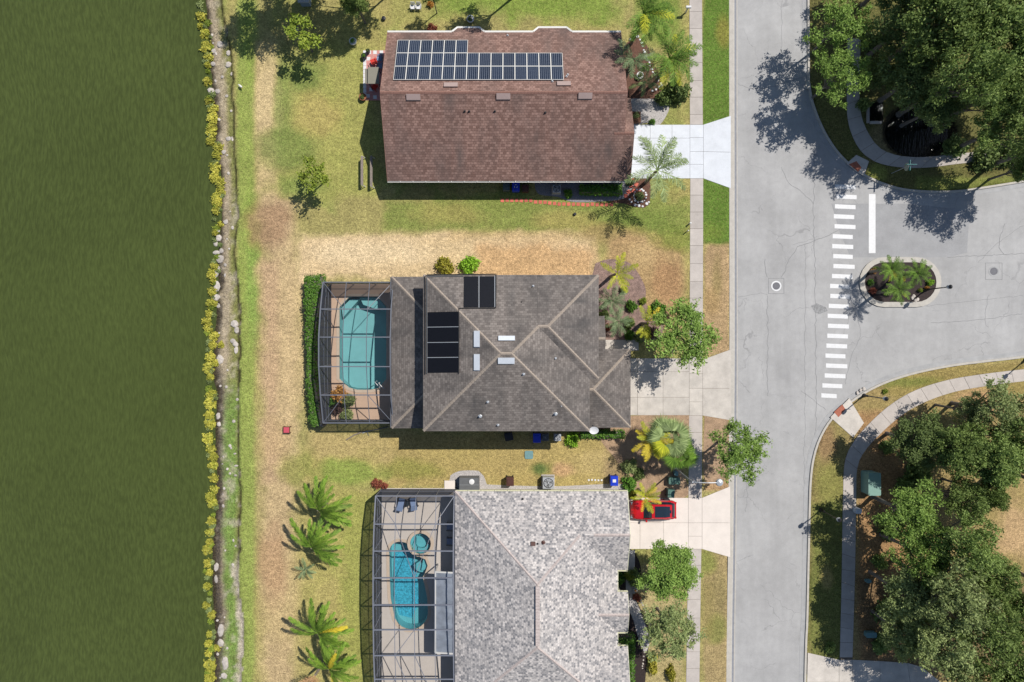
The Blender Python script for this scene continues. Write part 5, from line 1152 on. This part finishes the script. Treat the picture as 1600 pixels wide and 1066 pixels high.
# white stones edging the beds
def stones(pts, label, group, r0=1.6, n=None, z=.0):
    p = smooth_path(pxs(pts), .28)
    for i, q in enumerate(p):
        o = obj('edging_stone', ROCK[i % 5], MATS['white_plastic' if group.startswith('white') else 'rock']); s = r0*R.uniform(.7, 1.25)*H/F; o.location = (q.x+R.uniform(-.05, .05), q.y+R.uniform(-.05, .05), z); o.scale = (s, s, s*.8); o.rotation_euler = (0, 0, i); tag(o, label, 'stone', group)
stones([(984, 62), (996, 58), (1004, 72)], 'white edging stone at the palm bed corner', 'white stones at the palm bed', 2.2); stones([(1006, 78), (1014, 98), (1018, 108), (1028, 126), (1034, 134), (1020, 142)], 'white edging stone between palm bed and front lawn', 'white stones along the palm bed', 2.0)
stones(arc(1000, 306, 10, 0, 350, 16), 'white stone of the small ring planter', 'white stones of the ring planter', 1.5); stones([(984, 312), (992, 320), (1004, 322), (1014, 316)], 'white stone scattered below the ring planter', 'white stones below the ring planter', 2.2)
stones([(1000, 935), (1012, 965), (1016, 990), (1008, 1015), (1004, 1045)], 'pale edging stone of the gravel curve', 'pale stones of the gravel curve', 1.6)
# ---------------------------------------------------------------- bins, machines, utility boxes
def wheelie_bin(px, py, w, d, h, body, label, rz=0.0, mark=None, z0=0.0):
    c = P(px, py, h); t = thing('wheelie_bin', label, 'bin', (c.x, c.y, z0), rz=rz)
    def loc(mb, name, mat, par=t):
        o = obj(name, mb.mesh(name), MATS[mat], par); return o
    b = MB(); b.box((0, 0, h*.5), (w*.84, d*.80, h*.86), taper=1.17); loc(b, 'body', body)
    b = MB(); b.box((0, 0, h*.955), (w, d, .07), taper=.93); b.box((0, 0, h*.955+.05), (w*.7, d*.6, .03), taper=.9); l_ = loc(b, 'lid', body)
    for s in (-1, 1): loc(MB().tube([(s*w*.36, d*.38, .12), (s*w*.46, d*.38, .12)], .12, 12), 'wheel', 'tyre')
    loc(MB().tube([(-w*.4, d*.5, h*.9), (-w*.4, d*.58, h*.93), (w*.4, d*.58, h*.93), (w*.4, d*.5, h*.9)], .02, 6), 'handle', 'plastic_black')
    if mark == 'label': loc(MB().box((.0, .02, h*.955+.068), (w*.42, d*.3, .008)), 'label_sticker', 'white_plastic', l_)
    if mark == 'arrows':
        for k in range(3):
            a = math.radians(90+120*k); m = MB(); cx, cy = .14*math.cos(a), .14*math.sin(a)
            m.box((cx, cy, h*.955+.068), (.17, .06, .008), a+math.pi/2); m.add([(cx+.08*math.cos(a+math.pi/2)+.07*math.cos(a), cy+.08*math.sin(a+math.pi/2)+.07*math.sin(a), h*.955+.073), (cx+.16*math.cos(a+math.pi/2), cy+.16*math.sin(a+math.pi/2), h*.955+.073), (cx+.08*math.cos(a+math.pi/2)-.07*math.cos(a), cy+.08*math.sin(a+math.pi/2)-.07*math.sin(a), h*.955+.073)], [(0, 1, 2), (2, 1, 0)])
            loc(m, 'recycling_arrow', 'white_plastic', l_)
    return t
wheelie_bin(791, 291, .66, .84, 1.05, 'plastic_grey', 'dark grey wheeled bin against the blue grey wall'); wheelie_bin(806, 291, .72, .95, 1.12, 'plastic_blue', 'blue recycling bin with white arrows on its lid', mark='arrows'); wheelie_bin(821, 294, .62, .74, .9, 'plastic_brown', 'low dark brown bin beside the blue bin with arrows')
wheelie_bin(839, 685, .74, .9, 1.1, 'plastic_blue', 'plain blue bin under the eave beside the air conditioners'); wheelie_bin(795, 683, .8, .75, 1.0, 'plastic_black', 'black bin in the shade under the eave', rz=.2); wheelie_bin(960, 752, .74, .95, 1.15, 'plastic_blue', 'blue bin with a white label on its lid', mark='label')
wheelie_bin(797, 753, .72, .85, 1.1, 'plastic_brown', 'brown bin standing on the gravel strip by the pale roof'); wheelie_bin(1049, 772, .78, .66, 1.05, 'box_green', 'dark green wheeled bin at the edge of the cream driveway', rz=1.5)
def ac_unit(px, py, s, h, body, label, lit=True, group=None):
    c = P(px, py, h); t = thing('air_conditioner', label, 'air conditioner', (c.x, c.y, 0), group)
    L = lambda mb, n, m, p=t: obj(n, mb.mesh(n), MATS[m], p)
    L(MB().box((0, 0, .04), (s*1.15, s*1.15, .08)), 'pad', 'concrete'); L(MB().box((0, 0, h/2+.06), (s, s, h-.06), taper=.98), 'cabinet', body)
    L(MB().lathe((0, 0, h+.012), [(s*.43, 0), (s*.43, .05), (s*.38, .05), (s*.37, .012)], 20), 'fan_ring', 'plastic_black')
    f = MB()
    for k in range(3):
        a = 2*math.pi*k/3; q = []
        for aa, r_ in ((a, .05), (a-.15, .33), (a+.65, .34), (a+.9, .08)): q.append((s*r_*math.cos(aa), s*r_*math.sin(aa), h+.045+.02*math.sin(3*aa)))
        f.add(q, [(0, 1, 2, 3), (3, 2, 1, 0)])
    L(f, 'fan', 'metal_mid'); L(MB().lathe((0, 0, h+.04), [(s*.07, 0), (s*.07, .04), (s*.03, .05)], 10), 'hub', 'metal_pale')
    g = MB()
    for k in range(6): a = math.pi*k/6; g.bar((-s*.42*math.cos(a), -s*.42*math.sin(a), h+.075), (s*.42*math.cos(a), s*.42*math.sin(a), h+.075), .012, .012)
    L(g, 'grille', 'metal_mid'); return t
ac_unit(870, 295, .78, .8, 'metal_pale', 'air conditioner on gravel below the brown roof'); ac_unit(852, 684, .64, .75, 'metal_mid', 'air conditioner beside the plain blue bin', group=None); ac_unit(871.5, 684, .64, .75, 'metal_pale', 'air conditioner between the shrub with yellow rim and its twin'); ac_unit(857, 755, 1.1, .95, 'metal_pale', 'large air conditioner standing alone by the pale roof')
t = thing('pool_equipment', 'grey pool heater cabinet with round vent on a gravel pad', 'machine', P(733, 755)); MB().box(tuple(P(733.5, 756, .55)-Vector((0, 0, .02))), (1.9, 1.35, 1.05), taper=.98).build('cabinet', MATS['metal_mid'], t)
c = P(737, 753, 1.1); MB().lathe((c.x, c.y, 1.05), [(.26, 0), (.26, .1), (.2, .12), (.08, .14)], 16).build('vent_cap', MATS['white_plastic'], t); c = P(733, 758, 1.07); MB().box((c.x, c.y, 1.062), (1.85, .02, .012)).build('seam', MATS['metal_pale'], t)
t = thing('concrete_pad', 'pale concrete pad beside the grey pool heater cabinet', 'pad', P(703, 758)); MB().prism([(p.x, p.y) for p in pxs([(694.5, 751), (711, 751), (711, 768), (694.5, 768)])], -.02, .09).build('pad', MATS['concrete_cream'], t); MB().tube([P(712, 755, .09), P(712, 762, .2), P(716, 764, .2)], .05, 6).build('pipe', MATS['pipe_black'], t)
def round_box(px, py, w, d, h, mat, label, name='utility_box', lidmat=None, rz=0.0):
    c = P(px, py, h); t = thing(name, label, 'utility box', (c.x, c.y, 0), rz=rz); L = lambda mb, n, m: obj(n, mb.mesh(n), MATS[m], t)
    ov = [(a*(w/2-.12)+.12*math.cos(math.radians(k)), b*(d/2-.12)+.12*math.sin(math.radians(k))) for a, b, k0 in ((1, 1, 0), (-1, 1, 90), (-1, -1, 180), (1, -1, 270)) for k in range(k0, k0+91, 30)]
    L(MB().prism(ov, -.02, h-.05), 'cabinet', mat); L(MB().prism([(x*1.03, y*1.03) for x, y in ov], h-.05, h), 'lid', lidmat or mat); L(MB().box((0, -d/2-.015, h*.5), (.12, .03, .08)), 'latch', 'metal_mid')
round_box(1054, 752, 1.05, .62, .7, 'box_green', 'rounded dark green utility box in the mulch near the lamp post'); round_box(1057, 740, .34, .5, .6, 'lid_bluegreen', 'small pale green utility pedestal above the rounded green box')
round_box(826.5, 711, .78, .76, .09, 'lid_bluegreen', 'blue green ground lid on the dry lawn', 'utility_cover'); c = P(826, 711, .1); 
round_box(1367, 757, 1.15, 2.1, 1.45, 'box_teal', 'tall pale green utility cabinet beside the curving sidewalk', 'utility_cabinet'); round_box(1362, 993, 1.0, .5, .5, 'lid_bluegreen', 'blue grey rounded box in grass near the shaded driveway'); round_box(1342, 799, .55, .5, .6, 'vent_white', 'small pale box beside the sidewalk under the bright tree'); round_box(1358, 909, .5, .3, .4, 'lid_bluegreen', 'tiny teal box in the shade beside the sidewalk')
# satellite dish
c = P(928, 671, 3.5); t = thing('satellite_dish', 'white satellite dish at the lower corner of the grey brown roof', 'satellite dish', (c.x, c.y-.1, 3.0))
d_ = MB(); n = 18
for r_, z_ in ((.02, .0), (.2, .02), (.36, .07), (.42, .1)): d_.v += [(r_*math.cos(2*math.pi*k/n)*1.05, r_*math.sin(2*math.pi*k/n)*.85, .45+z_+.25*r_*math.sin(2*math.pi*k/n)) for k in range(n)]
for a in range(3):
    for k in range(n): d_.f.append((a*n+k, a*n+(k+1) % n, (a+1)*n+(k+1) % n, (a+1)*n+k)); d_.uv.append(None)
obj('reflector', d_.mesh('reflector'), MATS['white_plastic'], t); obj('mast', MB().tube([(0, 0, -.05), (0, 0, .42)], .03, 8).mesh('mast'), MATS['metal_mid'], t); obj('feed_arm', MB().tube([(0, .1, .45), (-.12, .42, .62)], .02, 6).mesh('arm'), MATS['metal_mid'], t); obj('receiver', MB().box((-.13, .46, .66), (.14, .1, .1)).mesh('receiver'), MATS['plastic_black'], t)

# ---------------------------------------------------------------- lamp posts and signs
def lamp_post(px, py, h, label, group='black lamp posts beside the roads'):
    c = P(px, py); t = thing('lamp_post', label, 'lamp post', (c.x, c.y, 0), group); L = lambda mb, n, m, p=t: obj(n, mb.mesh(n), MATS[m], p)
    L(MB().lathe((0, 0, 0), [(.2, 0), (.2, .08), (.13, .2), (.11, .7), (.07, .8)], 12), 'base', 'metal_dark'); L(MB().tube([(0, 0, .7), (0, 0, h-.55)], [.06, .05], 8), 'pole', 'metal_dark'); L(MB().bar((-.3, 0, h-.9), (.3, 0, h-.9), .04), 'ladder_bar', 'metal_dark')
    g = L(MB().lathe((0, 0, h-.55), [(.07, 0), (.17, .08), (.2, .3), (.12, .46), (.05, .5)], 14), 'globe', 'lamp_clear'); L(MB().lathe((0, 0, h-.1), [(.2, 0), (.1, .08), (.02, .16)], 12), 'cap', 'metal_dark')
lamp_post(1350, 618, 4.1, 'black lamp post at the curb ramp with the red pad'); lamp_post(1283, 797, 3.9, 'black lamp post on the shaded verge near the kerb'); lamp_post(1446, 453, 3.9, 'black lamp post standing on the planted island'); lamp_post(1602, 563, 4.1, 'black lamp post farther along the curved verge')
for i in range(7): 
    o = obj('rock', ROCK[i % 5], MATS['rock']); c = P([1345, 1350, 1340, 1426, 1431, 1434, 1428][i], [610, 608, 614, 466, 470, 468, 463][i], .0); o.location = (c.x, c.y, .0); s = .15; o.scale = (s, s*1.3, s*.7); tag(o, 'white stone at the foot of a black lamp post', 'stone', 'white stones at lamp posts')
c = P(1056, 733); t = thing('street_light', 'tall pale street light with long arm over the sidewalk', 'street light', (c.x, c.y, 0)); L = lambda mb, n, m, p=t: obj(n, mb.mesh(n), MATS[m], p)
L(MB().lathe((0, 0, 0), [(.2, 0), (.2, .15), (.11, .3), (.08, 3), (.07, 6.2)], 10), 'pole', 'metal_pale'); L(MB().tube([(0, 0, 6.0), (.5, 0, 6.35), (1.3, 0, 6.45), (2.1, 0, 6.4)], [.05, .045, .04, .04], 8), 'arm', 'metal_pale'); L(MB().lathe((2.3, 0, 6.15), [(.1, 0), (.28, .06), (.34, .16), (.28, .3), (.06, .36)], 14), 'lamp_head', 'metal_pale')
c = P(1393, 271); t = thing('stop_sign', 'octagonal street sign with teal name blades at the shaded sidewalk', 'road sign', (c.x, c.y, 0)); L = lambda mb, n, m, p=t: obj(n, mb.mesh(n), MATS[m], p)
L(MB().tube([(0, 0, -.1), (0, 0, 3.3)], .035, 8), 'post', 'metal_pale')
o8 = [(.39*math.cos(math.radians(22.5+45*k)), .39*math.sin(math.radians(22.5+45*k))) for k in range(8)]; m = MB(); m.add([(x, a, 2.45+b) for x in (.04, .06) for a, b in o8], [tuple(range(8))[::-1], tuple(range(8, 16))]+[(k, (k+1) % 8, 8+(k+1) % 8, 8+k) for k in range(8)]); sb = L(m, 'plate', 'sign_back'); m = MB(); m.add([(.064, a*.97, 2.45+b*.97) for a, b in o8], [tuple(range(8))]); L(m, 'face', 'sign_red', sb)
L(MB().box((0, 0, 3.05), (.03, .95, .22)), 'name_blade', 'sign_teal'); L(MB().box((0, 0, 3.30), (.95, .03, .22)), 'name_blade', 'sign_teal')
def small_post(px, py, h, mat, label, name='marker_post', r=.05, top=None):
    c = P(px, py); t = thing(name, label, 'post', (c.x, c.y, 0)); obj('post', MB().tube([(0, 0, -.05), (0, 0, h)], r, 8).mesh('post'), MATS[mat], t); obj('cap', MB().lathe((0, 0, h), [(r*1.3, 0), (r*1.3, .05), (r*.6, .09)], 8).mesh('cap'), MATS[mat], t); return t
small_post(1077, 350, .5, 'white_plastic', 'short white pipe marker beside the sidewalk', r=.07); small_post(1073, 362, .6, 'white_plastic', 'white marker post on the lawn next to the short pipe marker', r=.05); small_post(898, 335, .12, 'plastic_black', 'tiny dark valve cap in the lawn below the pavers', 'lawn_marker', .12); small_post(600, 30, .2, 'plastic_black', 'dark round lawn marker in the upper garden', 'lawn_marker', .16)
c = P(1077, 12, 1.0); t = thing('mailbox', 'white mailbox beside the upper sidewalk', 'mailbox', (c.x-.1, c.y, 0)); obj('post', MB().box((0, 0, .5), (.1, .1, 1.0)).mesh('post'), MATS['trim_white'], t); obj('box', MB().tube([(-.24, 0, 1.12), (.24, 0, 1.12)], .13, 10).mesh('box'), MATS['white_plastic'], t); obj('flag', MB().box((.05, .15, 1.2), (.03, .02, .18)).mesh('flag'), MATS['red_plastic'], t)
# concrete weir at the pond
t = thing('pond_weir', 'concrete wall corner holding back the dark pond', 'wall', P(1356, 192)); MB().box(tuple(P(1355.5, 174)+Vector((0, 0, -.2))), (.22, 2.3, .8)).build('wall', MATS['concrete'], t); MB().box(tuple(P(1366, 192)+Vector((.1, 0, -.2))), (1.1, .22, .79)).build('wall', MATS['concrete'], t)
W = MB().poly(pxs([(1357, 160), (1380, 160), (1380, 191), (1357, 191)]), .02); structure('inlet_water', W, MATS['pond_water'])

# ---------------------------------------------------------------- red car
def car(px, py, label):
    c = P(px, py, .9); t = thing('car', label, 'car', (c.x, c.y, .03)); L = lambda mb, n, m, p=t, s=False: sm_(obj(n, mb.mesh(n), MATS[m], p), s)
    def sm_(o, s):
        if s: o.data.polygons.foreach_set('use_smooth', [True]*len(o.data.polygons))
        return o
    def hull(secs, prof):
        mb = MB(); rings = []
        for s in secs: rings.append(prof(*s))
        n = len(rings[0]); vs = [p for r_ in rings for p in r_]; fs = [(i*n+k, i*n+(k+1) % n, (i+1)*n+(k+1) % n, (i+1)*n+k) for i in range(len(rings)-1) for k in range(n)]
        fs += [tuple(range(n))[::-1], tuple((len(rings)-1)*n+k for k in range(n))]; mb.add(vs, fs); return mb
    lower = lambda x, w, zb, zs, zt: [(x, -w*.9, zb), (x, -w, zb+.18), (x, -w, zs-.12), (x, -w*.95, zs), (x, -w*.7, zt), (x, 0, zt+.015), (x, w*.7, zt), (x, w*.95, zs), (x, w, zs-.12), (x, w, zb+.18), (x, w*.9, zb)]
    secs = [(-2.18, .60, .35, .62, .66), (-2.10, .74, .26, .70, .74), (-1.9, .85, .22, .80, .86), (-1.5, .90, .2, .88, .95), (-.95, .905, .2, .94, 1.02), (-.3, .91, .2, .96, 1.0), (.6, .91, .2, .97, 1.0), (1.4, .90, .22, .98, 1.02), (1.85, .86, .26, .96, 1.0), (2.08, .78, .3, .9, .94), (2.16, .66, .36, .8, .84)]
    L(hull(secs, lower), 'body', 'car_red', s=True)
    cab = lambda x, wb, zb, wt, zt: [(x, -wb, zb), (x, -wt-.03, (zb*.25+zt*.75)), (x, -wt*.9, zt), (x, 0, zt+.02), (x, wt*.9, zt), (x, wt+.03, (zb*.25+zt*.75)), (x, wb, zb)]
    L(hull([(-1.02, .74, .98, .70, 1.0), (-.75, .80, .98, .68, 1.18), (-.32, .82, .98, .64, 1.46), (.1, .82, .98, .64, 1.53), (1.0, .82, .98, .63, 1.52), (1.55, .80, .98, .60, 1.43), (1.82, .74, .97, .58, 1.2), (1.98, .70, .96, .6, 1.0)], cab), 'cabin_glass', 'car_glass')
    rf = MB(); xs_ = [(-.30, .62, 1.487), (.1, .63, 1.553), (1.0, .62, 1.543), (1.62, .57, 1.43)]
    for (xa, wa, za), (xb, wb, zb) in zip(xs_[:-1], xs_[1:]):
        rf.add([(xa, -wa, za), (xb, -wb, zb), (xb, wb, zb), (xa, wa, za)], [(0, 1, 2, 3)]); 
        for s in (-1, 1): rf.add([(xa, s*wa, za), (xb, s*wb, zb), (xb, s*(wb+.05), zb-.10), (xa, s*(wa+.05), za-.10)], [(0, 1, 2, 3) if s > 0 else (3, 2, 1, 0)])
    r_ = L(rf, 'roof', 'car_red'); p_ = MB(); p_.add([(-.02, -.52, 1.545), (.1, -.53, 1.57), (1.0, -.53, 1.562), (1.42, -.49, 1.488), (1.42, .49, 1.488), (1.0, .53, 1.562), (.1, .53, 1.57), (-.02, .52, 1.545)], [(0, 1, 6, 7), (1, 2, 5, 6), (2, 3, 4, 5)]); L(p_, 'sunroof', 'car_glass', r_)
    for s in (-1, 1):
        for x0_, x1_ in ((-.98, -.32), (1.6, 1.95)): L(MB().bar((x0_, s*.76, 1.0), (x1_, s*.64, 1.47 if x0_ < 0 else 1.02), .06), 'pillar', 'car_red')
        m_ = L(MB().box((-.72, s*1.0, 1.02), (.16, .22, .14), taper=.85), 'mirror', 'car_red'); L(MB().box((-2.02, s*.62, .70), (.22, .3, .12), .3*s), 'headlight', 'lamp_clear'); L(MB().box((2.07, s*.66, .86), (.16, .26, .14), -.25*s), 'tail_light', 'lamp_red'); L(MB().bar((-.85, s*.92, .95), (1.4, s*.92, .98), .02, .03), 'window_trim', 'metal_pale')
        for x_ in (-1.36, 1.34):
            w_ = L(MB().tube([(x_, s*.70, .31), (x_, s*.915, .31)], .33, 20), 'wheel', 'tyre'); L(MB().tube([(x_, s*.9, .31), (x_, s*.925, .31)], .22, 16), 'rim', 'rim', w_)
    L(MB().box((-2.16, 0, .42), (.06, 1.0, .2)), 'grille', 'car_black'); L(MB().bar((-.98, -.6, 1.03), (-.85, .1, 1.1), .02), 'wiper', 'car_black'); L(MB().box((2.165, 0, .62), (.02, .5, .12)), 'number_plate', 'white_plastic')
car(1021.5, 797.5, 'red hatchback with dark glass roof parked at the pale grey roofed house')

# ---------------------------------------------------------------- gardens
def paver_at(px, py, s, rz, label, group, mat='red_paver', h=.035):
    c = P(px, py); o = obj('paver', UNIT, MATS[mat]); o.location = (c.x, c.y, -.005); o.scale = (s, s, h); o.rotation_euler = (0, 0, rz); tag(o, label, 'paver', group)
for i in range(24):
    x = 785+i*7.4; y = 313.5+max(0, min(6, (i-5)*.75))+R.uniform(-.8, .8); paver_at(x, y, .32, R.uniform(-.25, .25), 'terracotta paver in the row below the brown roof', 'terracotta pavers below the brown roof')
for x, y in ((990, 281), (986, 291), (994, 288), (982, 300), (998, 296), (978, 306), (991, 299)): paver_at(x, y, .36, R.uniform(-.6, .6), 'loose terracotta brick beside the ring planter', 'terracotta bricks at the ring planter')
for i in range(5): paver_at(920+i*5, 750+R.uniform(-.5, .5), .16, .1, 'small white stepping stone near the blue bin with label', 'white stepping stones', 'white_plastic', .05)
# patio of the first house
pat = structure('patio', MB().prism([(p.x, p.y) for p in pxs([(568, 79), (612, 79), (612, 157), (568, 157)])], -.02, .035), MATS['brick_patio'])
for i in range(13): MB().box(tuple(P(570, 82+i*6.0)+Vector((0, 0, .02))), (.30, .34, .06)).build('paver', MATS['white_plastic'], pat)
for x, y in ((577, 82), (586, 82), (596, 82), (604, 82), (576, 92), (575, 150), (586, 152), (597, 152), (596, 92), (596, 102), (580, 140)): MB().box(tuple(P(x, y)+Vector((0, 0, .022))), (.34, .34, .05)).build('paver', MATS['white_plastic'], pat)
t = thing('patio_gazebo', 'grey flat canopy on posts over the pink brick patio', 'gazebo', tuple(P(584, 118))); cz = 2.0
MB().box(tuple(P(583.5, 118, cz)), (1.05, 1.55, .06)).build('canopy', MATS['canopy_grey'], t); MB().box(tuple(P(573, 119, cz-.25)), (.34, 1.4, .05)).build('side_canopy', MATS['canopy_grey'], t)
for x, y in ((576, 107), (591, 107), (576, 129), (591, 129)): p = P(x, y, cz); MB().bar((p.x, p.y, .035), (p.x, p.y, cz-.03), .06).build('post', MATS['metal_dark'], t)
def chair(px, py, mat, label, rz=0.0, z0=.035, group=None, s=1.0, name='chair'):
    c = P(px, py, .45); t = thing(name, label, 'chair', (c.x, c.y, z0), group, rz); t.scale = (s, s, s); L = lambda mb, n, m: obj(n, mb.mesh(n), MATS[m], t)
    L(MB().box((0, 0, .42), (.5, .5, .05)), 'seat', mat); b = MB()
    for k in range(4): b.box((-.18+.12*k, -.27-.02, .72), (.09, .03, .52))
    b.box((0, -.285, .96), (.48, .035, .06)); L(b, 'backrest', mat)
    for a in (-1, 1):
        for d in (-1, 1): L(MB().bar((a*.22, d*.22, 0), (a*.22, d*.22, .42), .05), 'leg', mat)
        L(MB().bar((a*.27, -.26, .64), (a*.27, .22, .62), .06, .03), 'armrest', mat)
chair(584, 96, 'red_plastic', 'bright red patio chair in the sun on the brick patio', .4); chair(585, 136, 'red_plastic', 'red patio chair in the shadow of the grey canopy', 2.6); chair(593, 91, 'cushion_blue', 'grey blue patio chair under the brown eave', 1.5); chair(594, 103, 'cushion_blue', 'second grey blue patio chair next to the grey canopy', 1.5)
for x, l in ((645, 'white garden chair nearer the lake of the upper pair'), (654, 'white garden chair nearer the orange plant of the upper pair')): chair(x, 10, 'white_plastic', l, 3.1, 0, 'white chairs in the upper garden', .85)
def planter(px, py, r, label, pot, leaf, z0=0.0, h=.42):
    c = P(px, py, .3); t = thing('planter', label, 'planter', (c.x, c.y, z0)); obj('pot', MB().lathe((0, 0, 0), [(r*.7, 0), (r*.95, h*.6), (r, h), (r*.86, h), (r*.8, h*.85)], 16).mesh('pot'), MATS[pot], t); o = obj('plant', TUFT[int(px) % 3], MATS[leaf], t, (0, 0, h*.8)); o.scale = (r*.8, r*.8, r*1.1)
planter(551.5, 65, .36, 'white stone planter with small plant near the patio corner', 'white_plastic', 'leaf_hedge'); planter(735, 30, .36, 'white stone planter above the bay of the brown roof', 'white_plastic', 'leaf_dark'); planter(567, 152, .36, 'dark potted plant at the lower patio corner', 'clay', 'leaf_dark', .035); planter(569, 88, .28, 'slim green potted plant at the outer patio edge', 'plastic_black', 'leaf_hedge', .035); planter(575, 80, .2, 'tiny black pot at the upper patio edge', 'plastic_black', 'leaf_dark', .035); planter(463, 44, .2, 'small blue and white pot on the shaded lawn', 'vent_white', 'leaf_hedge')
planter(1000, 118, .34, 'white urn standing in the brown mulch bed', 'white_plastic', 'leaf_dark'); planter(993, 922, .2, 'white pot with orange flowers at the front gable', 'white_plastic', 'leaf_orange'); planter(1002, 1000, .3, 'white pot on the gravel curve', 'white_plastic', 'leaf_dark')
t = thing('planter_box', 'dark square planter box beside the pale gravel', 'planter', tuple(P(993, 183))); MB().box(tuple(P(993, 184, .25)), (.9, 1.0, .5), taper=1.04).build('box', MATS['door_brown'], t); 
o = obj('plant', TUFT[1], MATS['leaf_olive'], t, (0, 0, .42)); o.scale = (.4, .4, .35)
for x, y0, y1, l in ((565.5, 244, 289, 'weathered timber rail on posts standing in the sun by the house shadow'), (580, 244, 291, 'weathered timber rail half inside the house shadow')):
    a, b = P(x, y0, .8), P(x, y1, .8); t = thing('timber_rail', l, 'rail', (a.x, (a.y+b.y)/2, 0)); MB().box(((a.x+b.x)/2, (a.y+b.y)/2, .80), (.24, a.y-b.y, .05)).build('plank', MATS['wood_grey'], t)
    for k, p in enumerate((a, b)):
        for s in (-1, 1): MB().bar((p.x+s*.16, p.y, 0), (p.x+s*.02, p.y, .80), .06).build('leg', MATS['trim_white'], t)
# pool furniture
def lounger(px, py, label, rz, z0=.03):
    c = P(px, py, .4); t = thing('lounge_chair', label, 'chair', (c.x, c.y, z0), 'lounge chairs by the round spa', rz); L = lambda mb, n, m: obj(n, mb.mesh(n), MATS[m], t)
    L(MB().box((.05, 0, .38), (.75, .6, .1)), 'seat_cushion', 'cushion_blue'); m = MB(); m.add([(-.32, -.3, .42), (-.32, .3, .42), (-.62, .3, .9), (-.62, -.3, .9), (-.40, -.3, .38), (-.40, .3, .38), (-.70, .3, .86), (-.70, -.3, .86)], [(0, 1, 2, 3)[::-1], (4, 5, 6, 7), (0, 4, 7, 3), (1, 2, 6, 5), (2, 3, 7, 6), (0, 1, 5, 4)]); L(m, 'back_cushion', 'cushion_blue')
    for a in (-1, 1): L(MB().bar((-.45, a*.36, .6), (.42, a*.36, .58), .07, .04), 'armrest', 'plastic_black'); L(MB().bar((.38, a*.36, 0), (.42, a*.36, .58), .05), 'leg', 'plastic_black'); L(MB().bar((-.45, a*.36, 0), (-.45, a*.36, .6), .05), 'leg', 'plastic_black')
    L(MB().box((0, 0, .31), (.85, .72, .05)), 'frame', 'plastic_black')
lounger(627, 786, 'blue cushioned lounge chair farther from the pale roof', 1.35); lounger(646, 785, 'blue cushioned lounge chair nearer the pale roof', 1.75); lounger(705, 823, 'blue cushioned chair in shade against the house under the cage', 3.1); lounger(705, 846, 'blue cushioned chair in shade beside the round spa', 3.1)
c = P(636, 787, .5); t = thing('side_table', 'small round dark table between two blue lounge chairs', 'table', (c.x, c.y, .03)); obj('top', MB().lathe((0, 0, .42), [(.28, 0), (.28, .04), (.1, .045)], 16).mesh('top'), MATS['glass_dark'], t); obj('leg', MB().tube([(0, 0, 0), (0, 0, .42)], .05, 8).mesh('leg'), MATS['plastic_black'], t)
t = thing('pool_handrail', 'white curved handrails at the end of the turquoise pool', 'handrail', tuple(P(593, 601)+Vector((0, 0, .03))))
for dx in (0, 6): a, b = P(588+dx, 596+dx*.3), P(597+dx, 606+dx*.3); MB().tube([(a.x, a.y, -.4), (a.x, a.y, .7), a.lerp(b, .3)+Vector((0, 0, .88)), a.lerp(b, .8)+Vector((0, 0, .8)), (b.x, b.y, .03)], .04, 8).build('rail', MATS['white_plastic'], t)
c = P(447.5, 672, .4); t = thing('garden_table', 'small square red topped table alone on the dry lawn', 'table', (c.x, c.y, 0)); obj('top', MB().box((0, 0, .42), (.52, .52, .05)).mesh('top'), MATS['red_dull'], t); obj('frame', MB().box((0, 0, .37), (.66, .66, .05)).mesh('frame'), MATS['door_brown'], t)
for a in (-1, 1):
    for b in (-1, 1): obj('leg', MB().bar((a*.3, b*.3, 0), (a*.3, b*.3, .36), .06).mesh('leg'), MATS['door_brown'], t)
t = thing('fallen_pole', 'bleached pole with bracket lying on the lawn below the pool cage', 'pole', tuple(P(570, 678))); pz = .07
MB().tube([P(541, 687.5, pz), P(553, 680, pz), P(566, 675, pz)], .06, 8).build('pole', MATS['wood_grey'], t); MB().tube([P(566, 675, pz), P(590, 671, pz), P(607, 667, pz)], .045, 6).build('thin_pole', MATS['metal_mid'], t); MB().bar(P(572, 672, .05), P(576, 681, .05), .05).build('bracket', MATS['metal_mid'], t); MB().bar(P(566, 677, .05), P(579, 673, .05), .06).build('bracket', MATS['metal_pale'], t)
# white wading bird by the bank
c = P(376, 135, .3); t = thing('wading_bird', 'white wading bird standing on the green strip by the bank', 'bird', (c.x, c.y, 0), rz=-.7)
b = MB(); secs = [(-.34, .012, .30), (-.26, .05, .31), (-.12, .095, .33), (.03, .105, .35), (.15, .075, .38), (.21, .04, .43), (.235, .03, .50), (.24, .028, .58), (.27, .035, .63), (.32, .028, .635), (.35, .01, .63)]; n = 8
b.tube([(x, 0, z) for x, r_, z in secs], [r_ for x, r_, z in secs], n); obj('body', b.mesh('body'), MATS['feather'], t); obj('bill', MB().tube([(.34, 0, .632), (.40, 0, .61), (.45, 0, .56)], [.014, .01, .003], 6).mesh('bill'), MATS['bill'], t)
for s in (-1, 1): obj('leg', MB().tube([(0, s*.05, .28), (.02, s*.05, .15), (0, s*.05, .01), (.06, s*.05, .005)], .01, 5).mesh('leg'), MATS['bill'], t)
# pale shed corner of the neighbouring garden
t = thing('garden_shed', 'pale flat shed roof at the edge of the shaded lawn', 'shed', tuple(P(474, -4))); MB().box(tuple(P(474, -6, 1.0)), (.9, 1.0, 2.0)).build('wall', MATS['stucco_blue'], t); MB().box(tuple(P(474, -5, 2.04)), (1.05, 1.1, .08)).build('roof', MATS['metal_pale'], t)
